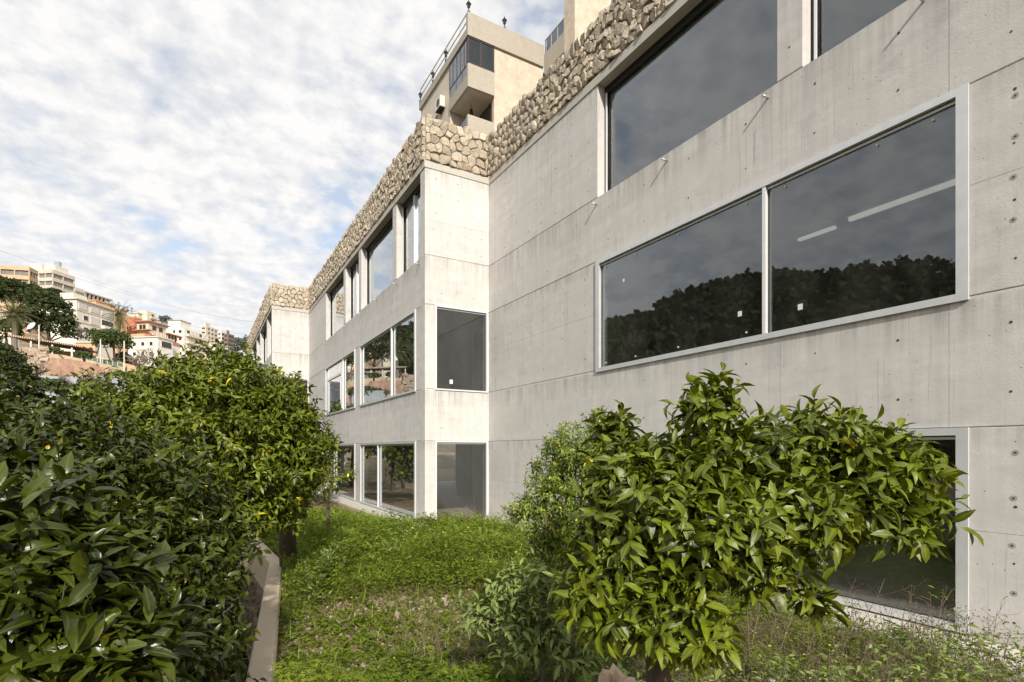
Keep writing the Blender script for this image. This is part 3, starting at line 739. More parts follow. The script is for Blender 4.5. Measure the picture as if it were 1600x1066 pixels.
# ================================================================ foliage engine
def leaf_tpl(rows=5, w=.23, fold=.35, droop=.25, wav=.0, twist=0):
    ys = np.linspace(0, 1, rows); prof = {5: [.03,.75,1,.72,0], 4: [.05,1,.8,0], 3: [.1,1,0]}[rows]
    v = []
    for y, k in zip(ys, prof):
        hw = w*k; zc_ = -droop*y*y + .04*sin(y*pi)
        v += [(-hw, y, zc_+fold*hw+wav*sin(y*9)), (0, y, zc_), (hw, y, zc_+fold*hw-wav*sin(y*7))]
    f = []
    for r in range(rows-1):
        a = r*3; f += [(a, a+1, a+4, a+3), (a+1, a+2, a+5, a+4)]
    return np.array(v, dtype=np.float32), np.array(f, dtype=np.int32)
def basis(d, n):
    """(m,3) direction and rough normal -> (m,3,3) columns x,y,z"""
    d = d/np.linalg.norm(d, axis=1, keepdims=True); x = np.cross(d, n); x /= np.linalg.norm(x, axis=1, keepdims=True)+1e-9
    return np.stack([x, d, np.cross(x, d)], axis=2)
def inst(tpl, Pp, B, S):
    v, f = tpl; n = len(Pp)
    V = np.einsum('nij,kj->nki', B*S[:, None, None], v) + Pp[:, None, :]
    F = f[None] + (np.arange(n)*len(v))[:, None, None]
    return V.reshape(-1, 3), F.reshape(-1, f.shape[1])
CAMP = np.array([0, 0, EYE]); FW = np.array([.5, .8660254, 0]); RT = np.array([.8660254, -.5, 0])
def proj(p):
    q = p - CAMP; d = q @ FW; r = q @ RT
    return 800+841*r/np.maximum(d, .01), 703-841*q[:, 2]/np.maximum(d, .01), d
LT5 = [leaf_tpl(5, w, fo, dr, wv) for w, fo, dr, wv in ((.18,.45,.22,.012),(.20,.60,.42,.018),(.165,.40,.10,.012),(.19,.75,.55,.014),(.21,.35,.32,.022),(.16,.8,.05,.010))]
LT4 = [leaf_tpl(4, w, fo, dr) for w, fo, dr in ((.18,.45,.25),(.20,.7,.45),(.165,.4,.1))]
LT3 = [leaf_tpl(3, w, fo, dr) for w, fo, dr in ((.18,.4,.25),(.21,.6,.4))]
def lobes_clusters(lobes, spacing, rg, inner=.25, shell=(.80, 1.05)):
    """lobes: (centre Vector, rx, rd, rz) in camera-plan axes; returns points and outward directions"""
    P_, O_, D_ = [], [], []
    LB = [(np.array(c), rx, rd, rz) for c, rx, rd, rz in lobes]
    def inside(pt, skip=None, k=.78):
        res = np.zeros(len(pt), bool)
        for m, (c, rx, rd, rz) in enumerate(LB):
            if m == skip: continue
            q = pt - c; res |= ((q@RT/rx)**2 + (q@FW/rd)**2 + (q[:, 2]/rz)**2) < k*k
        return res
    for m, (c, rx, rd, rz) in enumerate(LB):
        area = 4*pi*(((rx*rd)**1.6+(rx*rz)**1.6+(rd*rz)**1.6)/3)**(1/1.6)
        n = max(6, int(area/spacing**2))
        u = rg.normal(size=(n, 3)); u /= np.linalg.norm(u, axis=1, keepdims=True)
        rad = rg.uniform(shell[0], shell[1], n)**1
        lump = np.array([mn.noise(Vector(q)*2.3+Vector((m*3.1, 0, 0))) for q in u.tolist()]); hole = np.array([mn.noise(Vector(q)*4.2+Vector((m*3.1, 7, 0))) for q in u.tolist()])
        rad = rad*(1+.42*lump) - np.where(hole > .10, .38, 0); w = u*rad[:, None]
        pt = c + np.outer(w[:, 0]*rx, RT) + np.outer(w[:, 1]*rd, FW); pt[:, 2] += w[:, 2]*rz
        o = np.outer(u[:, 0]/rx, RT) + np.outer(u[:, 1]/rd, FW); o[:, 2] += u[:, 2]/rz
        o /= np.linalg.norm(o, axis=1, keepdims=True)
        ok = ~inside(pt, m, .72)
        P_.append(pt[ok]); O_.append(o[ok]); D_.append(np.ones(ok.sum()))
        n2 = int(n*inner)
        if n2:
            u = rg.normal(size=(n2, 3)); u /= np.linalg.norm(u, axis=1, keepdims=True); w = u*rg.uniform(.25, .8, n2)[:, None]
            pt = c + np.outer(w[:, 0]*rx, RT) + np.outer(w[:, 1]*rd, FW); pt[:, 2] += w[:, 2]*rz
            o = np.outer(u[:, 0], RT) + np.outer(u[:, 1], FW); o[:, 2] += u[:, 2]
            P_.append(pt); O_.append(o); D_.append(np.zeros(n2))
    return np.concatenate(P_), np.concatenate(O_), np.concatenate(D_)
def rosettes(P_, O_, rg, L_, nl=(6, 10), up=.55, droop=.18, noise_=.35, spread=(35, 95)):
    """leaves round each twig end"""
    ax = O_*(1-up) + np.array([0, 0, up]) + rg.normal(size=O_.shape)*noise_
    ax /= np.linalg.norm(ax, axis=1, keepdims=True)
    pos_, dir_, nor_, siz_, cid = [], [], [], [], []
    k = rg.integers(nl[0], nl[1]+1, len(P_))
    ci = np.repeat(np.arange(len(P_)), k); j = np.concatenate([np.arange(q) for q in k]) if len(k) else np.zeros(0)
    A = ax[ci]; h = np.where(np.abs(A[:, 2:3]) < .9, np.array([[0, 0, 1.]]), np.array([[1., 0, 0]]))
    U = np.cross(A, h); U /= np.linalg.norm(U, axis=1, keepdims=True); W = np.cross(A, U)
    ph = j*2.399 + rg.uniform(0, 6.28, len(P_))[ci] + rg.normal(size=len(ci))*.25
    f = j/np.maximum(k[ci]-1, 1)             # 0 base .. 1 tip
    al = np.radians(spread[1] + (spread[0]-spread[1])*f + rg.normal(size=len(ci))*12)
    rad = U*np.cos(ph)[:, None] + W*np.sin(ph)[:, None]
    d = A*np.cos(al)[:, None] + rad*np.sin(al)[:, None]; d[:, 2] -= droop + rg.uniform(0, .15, len(ci))
    d /= np.linalg.norm(d, axis=1, keepdims=True)
    p = P_[ci] + A*((f-.6)*L_*1.1)[:, None]
    n = A + np.array([0, 0, .5]) + rg.normal(size=A.shape)*.30
    s = L_*rg.uniform(.62, 1.12, len(ci))*(1-.25*f)
    return p, d, n, s, ci, ax
def tree(rname, base, label, cat, lobes, mat, bark, Lf, spacing, seed, trunk, inner=.3, group=None, rows=4, indiv=300, nl=(6, 10), up=.45, droop=.2,
         yellow=.012, tb=0.0, twigs=True, keepfn=None, extra=None, branches=True, leafname='leaf', spread=(35, 95), indiv_rows=5):
    rg = np.random.default_rng(seed)
    rt = root(rname, base, label, cat, group); b0 = np.array(base)
    Pc, Oc, Dc = lobes_clusters(lobes, spacing, rg, inner)
    if extra is not None:
        e = np.array([tuple(q) for q in extra]); Pc = np.concatenate([Pc, e]); Oc = np.concatenate([Oc, np.tile([[0, 0, 1.]], (len(e), 1))]); Dc = np.concatenate([Dc, np.ones(len(e))])
    if keepfn is not None:
        k = keepfn(Pc, rg); Pc, Oc, Dc = Pc[k], Oc[k], Dc[k]
    p, d, n, s, ci, ax = rosettes(Pc, Oc, rg, Lf, nl, up, droop, spread=spread)
    # each twig end has its own age of leaf, single leaves vary round it
    tint = np.clip(rg.beta(1.5, 1.8, len(Pc))[ci]*.68 + rg.uniform(0, .26, len(p)) + tb, 0, .9)
    yl = rg.random(len(p)) < yellow; tint[yl] = rg.uniform(.95, 1, yl.sum())
    B = basis(d, n)
    px, py, dep = proj(p)
    vis = (px > -40) & (px < 1640) & (py > -20) & (py < 1090) & (dep > .3) & (Dc[ci] > 0)
    face = np.einsum('ij,ij->i', Oc[ci], (CAMP-p)/np.linalg.norm(CAMP-p, axis=1, keepdims=True))
    score = np.where(vis & (face > .15), s/np.maximum(dep, .3)*(.7+.6*face), -1)
    order = np.argsort(-score); nI = min(indiv, int((score > 0).sum())); single = order[:nI]; rest = order[nI:]
    tpl = LT5; rt_t = {5: LT5, 4: LT4, 3: LT3}[rows]
    if nI:
        var = []
        for ti, (tv, tf) in enumerate(tpl if indiv_rows == 5 else LT4):
            row = []
            for q in range(7):
                tq = (.12, .28, .42, .55, .70, .85, .98)[q]
                row.append(npmesh(leafname, tv, tf, mat, True, np.full(len(tv), tq), (tv[:, 0] == 0).astype(float)))
            var.append(row)
        tqs = np.array([.12, .28, .42, .55, .70, .85, .98])
        for i in single:
            ti = int(rg.integers(0, len(var))); qi = int(np.argmin(abs(tqs-tint[i])))
            o = bpy.data.objects.new(leafname, var[ti][qi]); COL.objects.link(o); o.parent = rt
            m4 = Matrix.Identity(4)
            for a in range(3):
                for b_ in range(3): m4[a][b_] = float(B[i, a, b_]*s[i])
                m4[a][3] = float(p[i, a]-b0[a])
            o.matrix_basis = m4
    V, F, T_, MI = [], [], [], []; off_ = 0
    grp = rg.integers(0, len(rt_t), len(rest))
    for ti, tp in enumerate(rt_t):
        ii = rest[grp == ti]
        if not len(ii): continue
        v, f = inst(tp, p[ii]-b0, B[ii], s[ii]); V.append(v); F.append(f+off_); off_ += len(v); T_.append(np.repeat(tint[ii], len(tp[0]))); MI.append(np.tile((tp[0][:, 0] == 0).astype(float), len(ii)))
    if V:
        me = npmesh('crown', np.concatenate(V), np.concatenate(F), mat, True, np.concatenate(T_), np.concatenate(MI)); tag(link('crown', me, rt), kind='stuff')
    # trunk, limbs to the lobes, twigs
    mb = MB()
    for pts, r0, r1 in trunk:
        mb.tube(pts, [r0+(r1-r0)*i/(len(pts)-1) for i in range(len(pts))], 9)
    mb.build('trunk', bark, rt, True)
    if twigs:
        tw_ = MB(); sel = range(len(Pc)) if len(Pc) < 1200 else rg.choice(len(Pc), 1200, replace=False)
        cents = [Vector(c) for c, *_ in lobes]; jn_ = [Vector(q) for pts, _, _ in trunk for q in pts]
        for i in sel:
            q = Vector(Pc[i]); a_ = Vector(ax[i]); e = q - a_*Lf*.8 - Vector(Oc[i])*Lf*.35 + Vector((0, 0, -.25*Lf))
            tw_.tube([e, q-a_*Lf*.7, q-a_*Lf*.15], [Lf*.016, Lf*.013, Lf*.008], 3, False)
        if branches:
            for c in cents:
                k = min(jn_, key=lambda w: (w-c).length + max(0, (w.z-c.z))*2); m_ = (k+c)/2 + Vector((0, 0, -.12*(k-c).length))
                l = (k-c).length; r = min(.05, .012+.012*l)
                tw_.tube([k, m_, c], [r*1.2, r, r*.5], 6)
                for q in range(5):
                    e = c + Vector(rg.normal(size=3))*min(l*.10, .12); tw_.tube([m_ + (c-m_)*rg.uniform(.2, 1), e], [r*.5, r*.15], 4)
        tag(tw_.build('branch', bark, rt, True), kind='stuff')
    return rt
M['bark'] = simple('citrus_bark', (.085,.062,.045), .95, var=.4, vscale=12, bmp=.02, sc=(1,1,.3))
M['bark2'] = simple('pale_bark', (.22,.18,.14), .95, var=.3, vscale=12, bmp=.02)
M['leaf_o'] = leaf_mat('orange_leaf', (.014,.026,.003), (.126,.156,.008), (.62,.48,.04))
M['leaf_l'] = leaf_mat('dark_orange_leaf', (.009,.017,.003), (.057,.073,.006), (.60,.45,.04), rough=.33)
M['leaf_m'] = leaf_mat('lemon_leaf', (.014,.026,.003), (.124,.154,.008), (.62,.50,.04))
M['leaf_s'] = leaf_mat('shrub_leaf', (.06,.09,.015), (.17,.23,.035), (.62,.50,.05), rough=.5)
M['leaf_w'] = leaf_mat('weed_leaf', (.075,.105,.030), (.21,.27,.075), (.5,.45,.1), rough=.6, spec=.3)
M['clover'] = leaf_mat('clover_leaf', (.038,.066,.007), (.145,.190,.017), (.45,.45,.05), rough=.65, spec=.2, trans=.3)
M['grassm'] = leaf_mat('grass_blade', (.10,.15,.02), (.22,.29,.04), (.5,.42,.15), rough=.6, spec=.2, trans=.3)
M['dry'] = simple('dry_stalk', (.17,.125,.09), .95, var=.3, vscale=8)
M['petal'] = simple('yellow_petal', (.75,.62,.04), .7)
M['petal_w'] = simple('white_petal', (.75,.72,.62), .7)

def lb(px, py, rx, ry, d, rd):  # lobe given by where the survey sees it
    k = d/841; return (P(px, py, d), rx*k, rd, ry*k)
# --- orange tree on the right
right_l = [lb(1105,632,36,44,2.9,.2), lb(1075,745,66,60,2.75,.3), lb(1165,715,75,62,2.9,.33), lb(1270,690,62,55,3.0,.3), lb(1345,715,68,52,2.95,.3),
           lb(1390,735,55,48,2.9,.28), lb(1405,802,50,50,2.85,.26), lb(1325,790,80,54,2.8,.3), lb(1220,805,90,66,2.65,.33), lb(1110,830,85,62,2.5,.3),
           lb(1000,800,85,80,2.65,.3), lb(950,850,60,60,2.8,.3), lb(985,742,58,46,2.9,.28), lb(940,930,66,56,2.6,.28), lb(1010,955,56,58,2.5,.26), lb(1090,985,50,42,2.45,.22),
           lb(1275,935,26,18,2.6,.07), lb(965,680,30,26,3.1,.15), lb(1150,880,70,38,2.6,.22), lb(1040,900,60,60,2.6,.3)]
ro = P(1030, 1130, 2.75); rbase = Vector((ro.x, ro.y, gz(ro.x, ro.y)-.05))
tree('orange_tree', tuple(rbase), 'broad low orange tree with large glossy leaves before the wide ground floor window', 'tree', right_l, M['leaf_o'], M['bark'], .128, .108, 11,
     [([rbase, P(1022,1180,2.75), P(1030,1090,2.75), P(1028,1010,2.72)], .085, .06),
      ([P(1028,1010,2.72), P(1080,935,2.8), P(1130,905,2.85), P(1185,893,2.85), P(1260,840,2.9), P(1340,790,2.95)], .062, .02),
      ([P(1028,1010,2.72), P(1010,900,2.8), P(990,800,2.85), P(1060,720,2.9)], .05, .02)], inner=.8, rows=5, yellow=.002, up=.40, droop=.18, nl=(6, 9))
# --- big tree on the left, trunk beyond the wall bend
left_l = [lb(350,600,60,48,7.6,.9), lb(400,610,60,44,7.4,.9), lb(285,600,66,36,7.2,.9), lb(445,640,44,52,7.6,.8), lb(470,700,50,52,7.8,.8), lb(425,720,70,70,7.3,.9),
          lb(350,690,90,72,6.9,1.0), lb(255,680,80,66,6.6,1.0), lb(200,630,50,42,6.6,.8), lb(440,790,40,40,7.6,.7), lb(385,800,46,46,7.0,.8), lb(320,790,66,62,6.6,.9),
          lb(300,570,26,22,7.3,.3), lb(360,562,30,20,7.6,.4), lb(505,693,20,16,7.8,.3), lb(480,755,22,20,7.9,.3), lb(240,760,70,60,6.2,.8), lb(455,790,26,24,8.2,.4)]
tb_ = P(452, 845, 9.2); tb_.z = gz(tb_.x, tb_.y)-.05
tree('orange_tree', tuple(tb_), 'tall dense orange tree with dark trunk just past the bend of the coping', 'tree', left_l, M['leaf_m'], M['bark'], .135, .17, 12,
     [([tb_, P(449,832,9.15), P(455,812,9.05), P(447,790,8.9), P(452,770,8.7), P(440,735,8.3)], .15, .10), ([P(455,825,9.1), P(468,800,9.0), P(480,770,8.8)], .08, .04), ([P(440,735,8.3), P(400,690,7.6), P(340,650,7.0)], .10, .05),
      ([P(445,760,8.6), P(470,700,8.0), P(455,650,7.6)], .08, .03), ([P(450,800,9.0), P(425,815,8.3), P(400,800,7.6)], .05, .02)], inner=.6, rows=4, yellow=.01, up=.3, droop=.22, tb=.03)
# --- middle tree on the lower terrace
mid_l = [lb(90,660,75,40,5.0,.7), lb(15,680,66,60,4.8,.7), lb(40,612,30,24,4.9,.3), lb(120,700,90,62,4.5,.8), lb(210,730,80,60,4.4,.8), lb(60,760,90,60,4.2,.8), lb(270,800,80,66,4.2,.7),
         lb(190,830,95,66,3.9,.7), lb(330,850,50,46,4.3,.5), lb(250,900,80,52,3.8,.6), lb(335,905,40,30,4.1,.4), lb(140,900,80,66,3.4,.5), lb(285,960,60,34,3.6,.4), lb(330,985,46,40,3.7,.4), lb(300,1040,70,50,3.4,.4), lb(-40,720,80,90,4.6,.8)]
mb_ = P(200, 1000, 4.6); mb_.z = lz(mb_.x, mb_.y)-.05
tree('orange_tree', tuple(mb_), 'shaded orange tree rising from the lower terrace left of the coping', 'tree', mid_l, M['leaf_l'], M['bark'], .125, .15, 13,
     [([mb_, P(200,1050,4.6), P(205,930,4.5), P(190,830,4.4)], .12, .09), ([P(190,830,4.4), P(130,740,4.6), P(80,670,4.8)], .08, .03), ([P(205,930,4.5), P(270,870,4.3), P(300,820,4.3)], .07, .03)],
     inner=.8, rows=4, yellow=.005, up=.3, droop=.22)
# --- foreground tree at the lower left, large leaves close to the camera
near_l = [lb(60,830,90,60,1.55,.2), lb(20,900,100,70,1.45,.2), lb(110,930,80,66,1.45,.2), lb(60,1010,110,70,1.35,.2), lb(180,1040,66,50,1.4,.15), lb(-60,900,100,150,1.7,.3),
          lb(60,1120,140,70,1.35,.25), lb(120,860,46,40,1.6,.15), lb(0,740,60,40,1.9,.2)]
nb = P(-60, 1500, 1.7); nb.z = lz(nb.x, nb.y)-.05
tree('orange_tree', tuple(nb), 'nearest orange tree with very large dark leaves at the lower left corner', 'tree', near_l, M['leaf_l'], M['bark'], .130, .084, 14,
     [([nb, P(-60,1500,1.7), P(0,1200,1.65), P(20,1000,1.65)], .06, .03), ([P(20,1000,1.65), P(60,860,1.7)], .03, .012)], inner=1.0, rows=5, yellow=.003, up=.35, droop=.15,
     extra=[P(268,1046,1.75), P(215,1010,1.6)], nl=(6, 9))
# --- sapling by the white strip
sb_ = P(512, 800, 11.6); sb_.z = gz(sb_.x, sb_.y)
sap_l = [lb(530,742,20,14,11.4,.3), lb(512,765,22,16,11.4,.3), lb(505,740,14,12,11.6,.25), lb(520,720,10,10,11.6,.2), lb(545,738,12,8,11.3,.15)]
tree('sapling', tuple(sb_), 'young orange sapling standing at the end of the white strip', 'tree', sap_l, M['leaf_m'], M['bark2'], .13, .22, 15,
     [([sb_, P(513,780,11.6), P(516,745,11.5)], .05, .02)], rows=3, indiv=60, yellow=.01, nl=(5, 8), indiv_rows=4)
# --- fine-leaved shrub behind the right tree
sh_l = [lb(935,660,26,22,4.7,.2), lb(890,700,42,36,4.6,.3), lb(860,745,38,36,4.6,.3), lb(925,730,50,56,4.5,.35), lb(830,795,36,28,4.6,.25), lb(880,800,50,50,4.5,.35), lb(900,860,60,40,4.5,.35), lb(850,850,40,30,4.6,.25)]
sh_b = P(895, 1080, 4.6); sh_b.z = gz(sh_b.x, sh_b.y)
tree('flowering_shrub', tuple(sh_b), 'fine-leaved pale green shrub against the concrete wall, left of the broad tree', 'shrub', sh_l, M['leaf_s'], M['bark2'], .058, .078, 16,
     [([sh_b, P(893,950,4.6), P(890,850,4.6)], .03, .015)] + [([P(893,950,4.6), P(x,y,4.6)], .015, .006) for x, y in ((850,780),(935,700),(900,720),(870,840))], rows=3, yellow=.05, nl=(8, 14), up=.6, droop=.05, tb=.05, spread=(25, 110), indiv_rows=4)
# --- tall broad-leaved weed thicket at the foot of the right tree
wd_l = [lb(800,925,52,30,4.3,.3), lb(860,960,60,46,4.1,.3), lb(760,960,40,24,4.3,.2), lb(850,900,46,30,4.3,.25), lb(820,1000,50,36,4.1,.25), lb(900,1010,56,50,3.9,.3)]
wb_b = P(845, 1120, 4.2); wb_b.z = gz(wb_b.x, wb_b.y)
tree('weed_bush', tuple(wb_b), 'dull green broad-leaved weed thicket below the pale shrub', 'plant', wd_l, M['leaf_w'], M['bark2'], .115, .135, 17,
     [([wb_b, P(850,1010,4.2), P(850,940,4.2)], .02, .01)], rows=4, indiv=200, yellow=.006, nl=(5, 8), up=.6, droop=.1, spread=(45, 105))
# ================================================================ ground cover
def in_garden(cx_, cy_):
    return cx_ > rwx(cy_)+.28
rg = np.random.default_rng(5)
def scatter(n, y0, y1, dens=None, pw=1.0):
    """points over the garden, camera-plan sampling favouring the near part"""
    out = []
    while len(out) < n:
        c = y0 + (y1-y0)*rg.random()**pw; x = rwx(c)+.25 + rg.random()*(min(11, 2+c*1.25)); q = C(x, c)
        lim = XA-.80 if q.y < Y1-.6 else XB-.65
        wob = .22*mn.noise(Vector((q.y*1.6, 3, 0)))
        if q.x > lim + wob or (q.x > XB-.6 and q.y > Y1-.6): continue
        if dens is not None and rg.random() > dens(x, c, q): continue
        out.append((q.x, q.y, gz(q.x, q.y), x, c))
    return np.array(out)
def bare(q):        # the thin gravelly patch: measured in plan
    e = Vector((q.x, q.y)); c0 = C(-1.55, 6.25); c1 = C(-2.1, 5.2); c2 = C(-.3, 5.6)
    n = .45*mn.noise(Vector((q.x*1.4, q.y*1.4, 2))) + .25*mn.noise(Vector((q.x*4, q.y*4, 2)))
    k = min(((e-c0.xy).length/1.25), ((e-c1.xy).length/.85), ((e-c2.xy).length/.95))
    return k + n
def cover_h(q):
    h = .33 + .26*mn.noise(Vector((q.x*.8, q.y*.8, 9))) + .10*mn.noise(Vector((q.x*2.3, q.y*2.3, 9)))
    k = min(1, max(0, (bare(q)-.85)/.5))
    if q.y > Y1-.3: k *= min(1, max(.12, (XB-.65-q.x)/1.5))
    return max(.02, h*k)
def dcl(x, c, q):
    if x > .9 and c < 6.4: return .30
    return 1 if bare(q) > 1.0 else .20
# clover: three leaflets each, heaped to the height of the sward
tp = []
for k in range(3):
    a = 2*pi*k/3; ux, uy = cos(a), sin(a); px_, py_ = -uy, ux
    tp += [(0,0,0), (ux*.55+px_*.42, uy*.55+py_*.42, .10), (ux*1.0, uy*1.0, .02), (ux*.55-px_*.42, uy*.55-py_*.42, .10)]
CT = (np.array(tp, dtype=np.float32), np.array([(0,1,2,3),(4,5,6,7),(8,9,10,11)], dtype=np.int32))
def leaves_mesh(name, tpls, p, d, n, s, tint, mat, smooth=False):
    B = basis(d, n); V, F, T_ = [], [], []; o = 0; g = rg.integers(0, len(tpls), len(p))
    for ti, tpx in enumerate(tpls):
        ii = np.where(g == ti)[0]
        if not len(ii): continue
        v, f = inst(tpx, p[ii], B[ii], s[ii]); V.append(v); F.append(f+o); o += len(v); T_.append(np.repeat(tint[ii], len(tpx[0])))
    me = npmesh(name, np.concatenate(V), np.concatenate(F), mat, smooth, np.concatenate(T_)); return tag(link(name, me), kind='stuff')
def sward(n, y0, y1, pw, smin, smax, name):
    q = scatter(n, y0, y1, dcl, pw); hh = np.array([cover_h(Vector((a[0], a[1], 0))) for a in q])
    p = q[:, :3].copy(); f = rg.beta(2.6, 1.2, n); p[:, 2] += hh*f + .01
    d = rg.normal(size=(n, 3)); d[:, 2] *= .35; nn = rg.normal(size=(n, 3))*.45 + np.array([0, 0, 1.0])
    s = rg.uniform(smin, smax, n)
    pat = np.array([.22*mn.noise(Vector((a[0]*.9, a[1]*.9, 5))) + .14*mn.noise(Vector((a[0]*3, a[1]*3, 5))) for a in q])
    t = np.clip(.42 + pat*1.3 + rg.normal(size=n)*.13, 0, .85)
    return leaves_mesh(name, [CT], p, d, nn, s, t, M['clover'])
sward(65000, 3.6, 9.0, 1.0, .013, .028, 'clover')
sward(60000, 8.5, 17.0, 1.0, .020, .042, 'clover')
# low broad weeds and rosettes
def weeds(n, y0, y1, s0, s1, mat, name, hk=1.0, lo=.02, nl=7, up=1.2, dens=None, tpl=None):
    q = scatter(n, y0, y1, dens); hh = np.array([cover_h(Vector((a[0], a[1], 0))) for a in q])*hk + lo
    m = n*nl; ci = np.repeat(np.arange(n), nl); p = q[ci, :3].copy(); p[:, 2] += hh[ci]*rg.uniform(.5, 1.1, m)
    a = rg.uniform(0, 6.28, m); d = np.stack([np.cos(a), np.sin(a), rg.uniform(-.1, up, m)], 1)
    nn = np.tile([[0, 0, 1.]], (m, 1)) + rg.normal(size=(m, 3))*.35; s = rg.uniform(s0, s1, m)*rg.uniform(.7, 1.3, n)[ci]
    p += d*s[:, None]*.1 + rg.normal(size=(m, 3))*np.array([.03, .03, .01])
    t = np.clip(rg.uniform(.2, .75, n)[ci] + rg.normal(size=m)*.1, 0, .9)
    return leaves_mesh(name, tpl or LT4, p, d, nn, s, t, mat, True)
weeds(1500, 4.4, 9, .035, .075, M['clover'], 'weeds', 1.0, .03)
weeds(420, 4.4, 6.6, .05, .10, M['clover'], 'weeds', .6, .04, nl=8, up=.8, dens=lambda x, c, q: 1 if bare(q) < 1.3 else .2)
weeds(900, 9, 16, .05, .10, M['grassm'], 'weeds', 1.1, .04)
_cs = []
while len(_cs) < 60:
    _c = rg.uniform(5.6, 13); _x = rg.uniform(rwx(_c)+.5, min(1.5, _c*.12)); _q = C(_x, _c)
    if bare(_q) > 1.1 and _q.x < XB-1: _cs.append((_x, _c))
_cs = np.array(_cs)
weeds(750, 5.4, 13.3, .04, .09, M['clover'], 'weeds', 1.5, .10, nl=9, dens=lambda x, c, q: 1 if np.min((_cs[:, 0]-x)**2+(_cs[:, 1]-c)**2) < .05 else .01)
weeds(160, 5.4, 9.3, .04, .08, M['leaf_w'], 'weeds', 1.6, .12, nl=9, dens=lambda x, c, q: 1 if np.min((_cs[:20, 0]-x)**2+(_cs[:20, 1]-c)**2) < .04 else .01)
# grass blades, taller near the building corner
def blades(n, y0, y1, h0, h1, dens=None, name='grass'):
    q = scatter(n, y0, y1, dens); p = q[:, :3].copy(); a = rg.uniform(0, 6.28, n); ln = rg.uniform(h0, h1, n)
    hh = np.array([cover_h(Vector((v[0], v[1], 0))) for v in q]); p[:, 2] += hh*.35
    d = np.stack([np.cos(a)*.38, np.sin(a)*.38, np.ones(n)], 1) + rg.normal(size=(n, 3))*.12
    tpb = []
    for w, dr in ((.022,.25),(.03,.45),(.018,.1)):
        ys = [0,.4,.75,1]; pr = [1,.9,.55,0]; v = []
        for y, k in zip(ys, pr): v += [(-w*k, y, -dr*y*y), (w*k, y, -dr*y*y)]
        tpb.append((np.array(v, dtype=np.float32), np.array([(0,1,3,2),(2,3,5,4),(4,5,7,6)], dtype=np.int32)))
    nn = np.stack([-np.cos(a), -np.sin(a), np.full(n, .3)], 1)
    return leaves_mesh(name, tpb, p, d, nn, ln, np.clip(rg.normal(size=n)*.2+.45, 0, .98), M['grassm'])
edge = lambda x, c, q: 1 if ((XA if q.y < Y1-.6 else XB) - q.x) < 2.2 else .22
blades(5200, 8, 16.5, .18, .42, edge)
blades(1500, 4.2, 9, .08, .26)
# gravel on the bare patch
gq = scatter(4200, 4.5, 8.2, lambda x, c, q: 1 if bare(q) < 1.15 else .05); n = len(gq)
oct_ = (np.array([(1,0,0),(-1,0,0),(0,1,0),(0,-1,0),(0,0,.6),(0,0,-.6)], dtype=np.float32), np.array([(0,2,4),(2,1,4),(1,3,4),(3,0,4),(2,0,5),(1,2,5),(3,1,5),(0,3,5)], dtype=np.int32))
gp = gq[:, :3].copy(); gp[:, 2] += .004
v, f = inst(oct_, gp, basis(rg.normal(size=(n, 3)), rg.normal(size=(n, 3))), rg.gamma(2, .0065, n)+.004)
M['gravel'] = stone_mat('gravel_stone', (.50,.40,.31), (.45,.26,.16), (.2,.16,.12))
tag(link('gravel', npmesh('gravel', v, f, M['gravel'], False, np.repeat(rg.random(n), 6))), kind='stuff')
# yellow and white flowers dotted in the sward
def flowers(n, y0, y1, mat, name, s0, s1):
    q = scatter(n, y0, y1); hh = np.array([cover_h(Vector((a[0], a[1], 0))) for a in q]); p = q[:, :3].copy(); p[:, 2] += hh + .03
    v_ = [(0,0,0)] + [(cos(2*pi*k/8)*(1 if k % 2 == 0 else .6), sin(2*pi*k/8)*(1 if k % 2 == 0 else .6), .35) for k in range(8)]
    t_ = (np.array(v_, dtype=np.float32), np.array([(0, 1+k, 1+(k+1) % 8) for k in range(8)], dtype=np.int32))
    d = rg.normal(size=(n, 3)); d[:, 2] *= .2; nn = rg.normal(size=(n, 3))*.3 + np.array([0, 0, 1.])
    v, f = inst(t_, p, basis(d, nn), rg.uniform(s0, s1, n)); me = npmesh(name, v, f, mat); return tag(link(name, me), kind='stuff')
flowers(150, 4.4, 9.5, M['petal'], 'wildflowers', .010, .018); flowers(110, 9, 15, M['petal'], 'wildflowers', .016, .030); flowers(26, 4.5, 8, M['petal_w'], 'wildflowers', .008, .014)
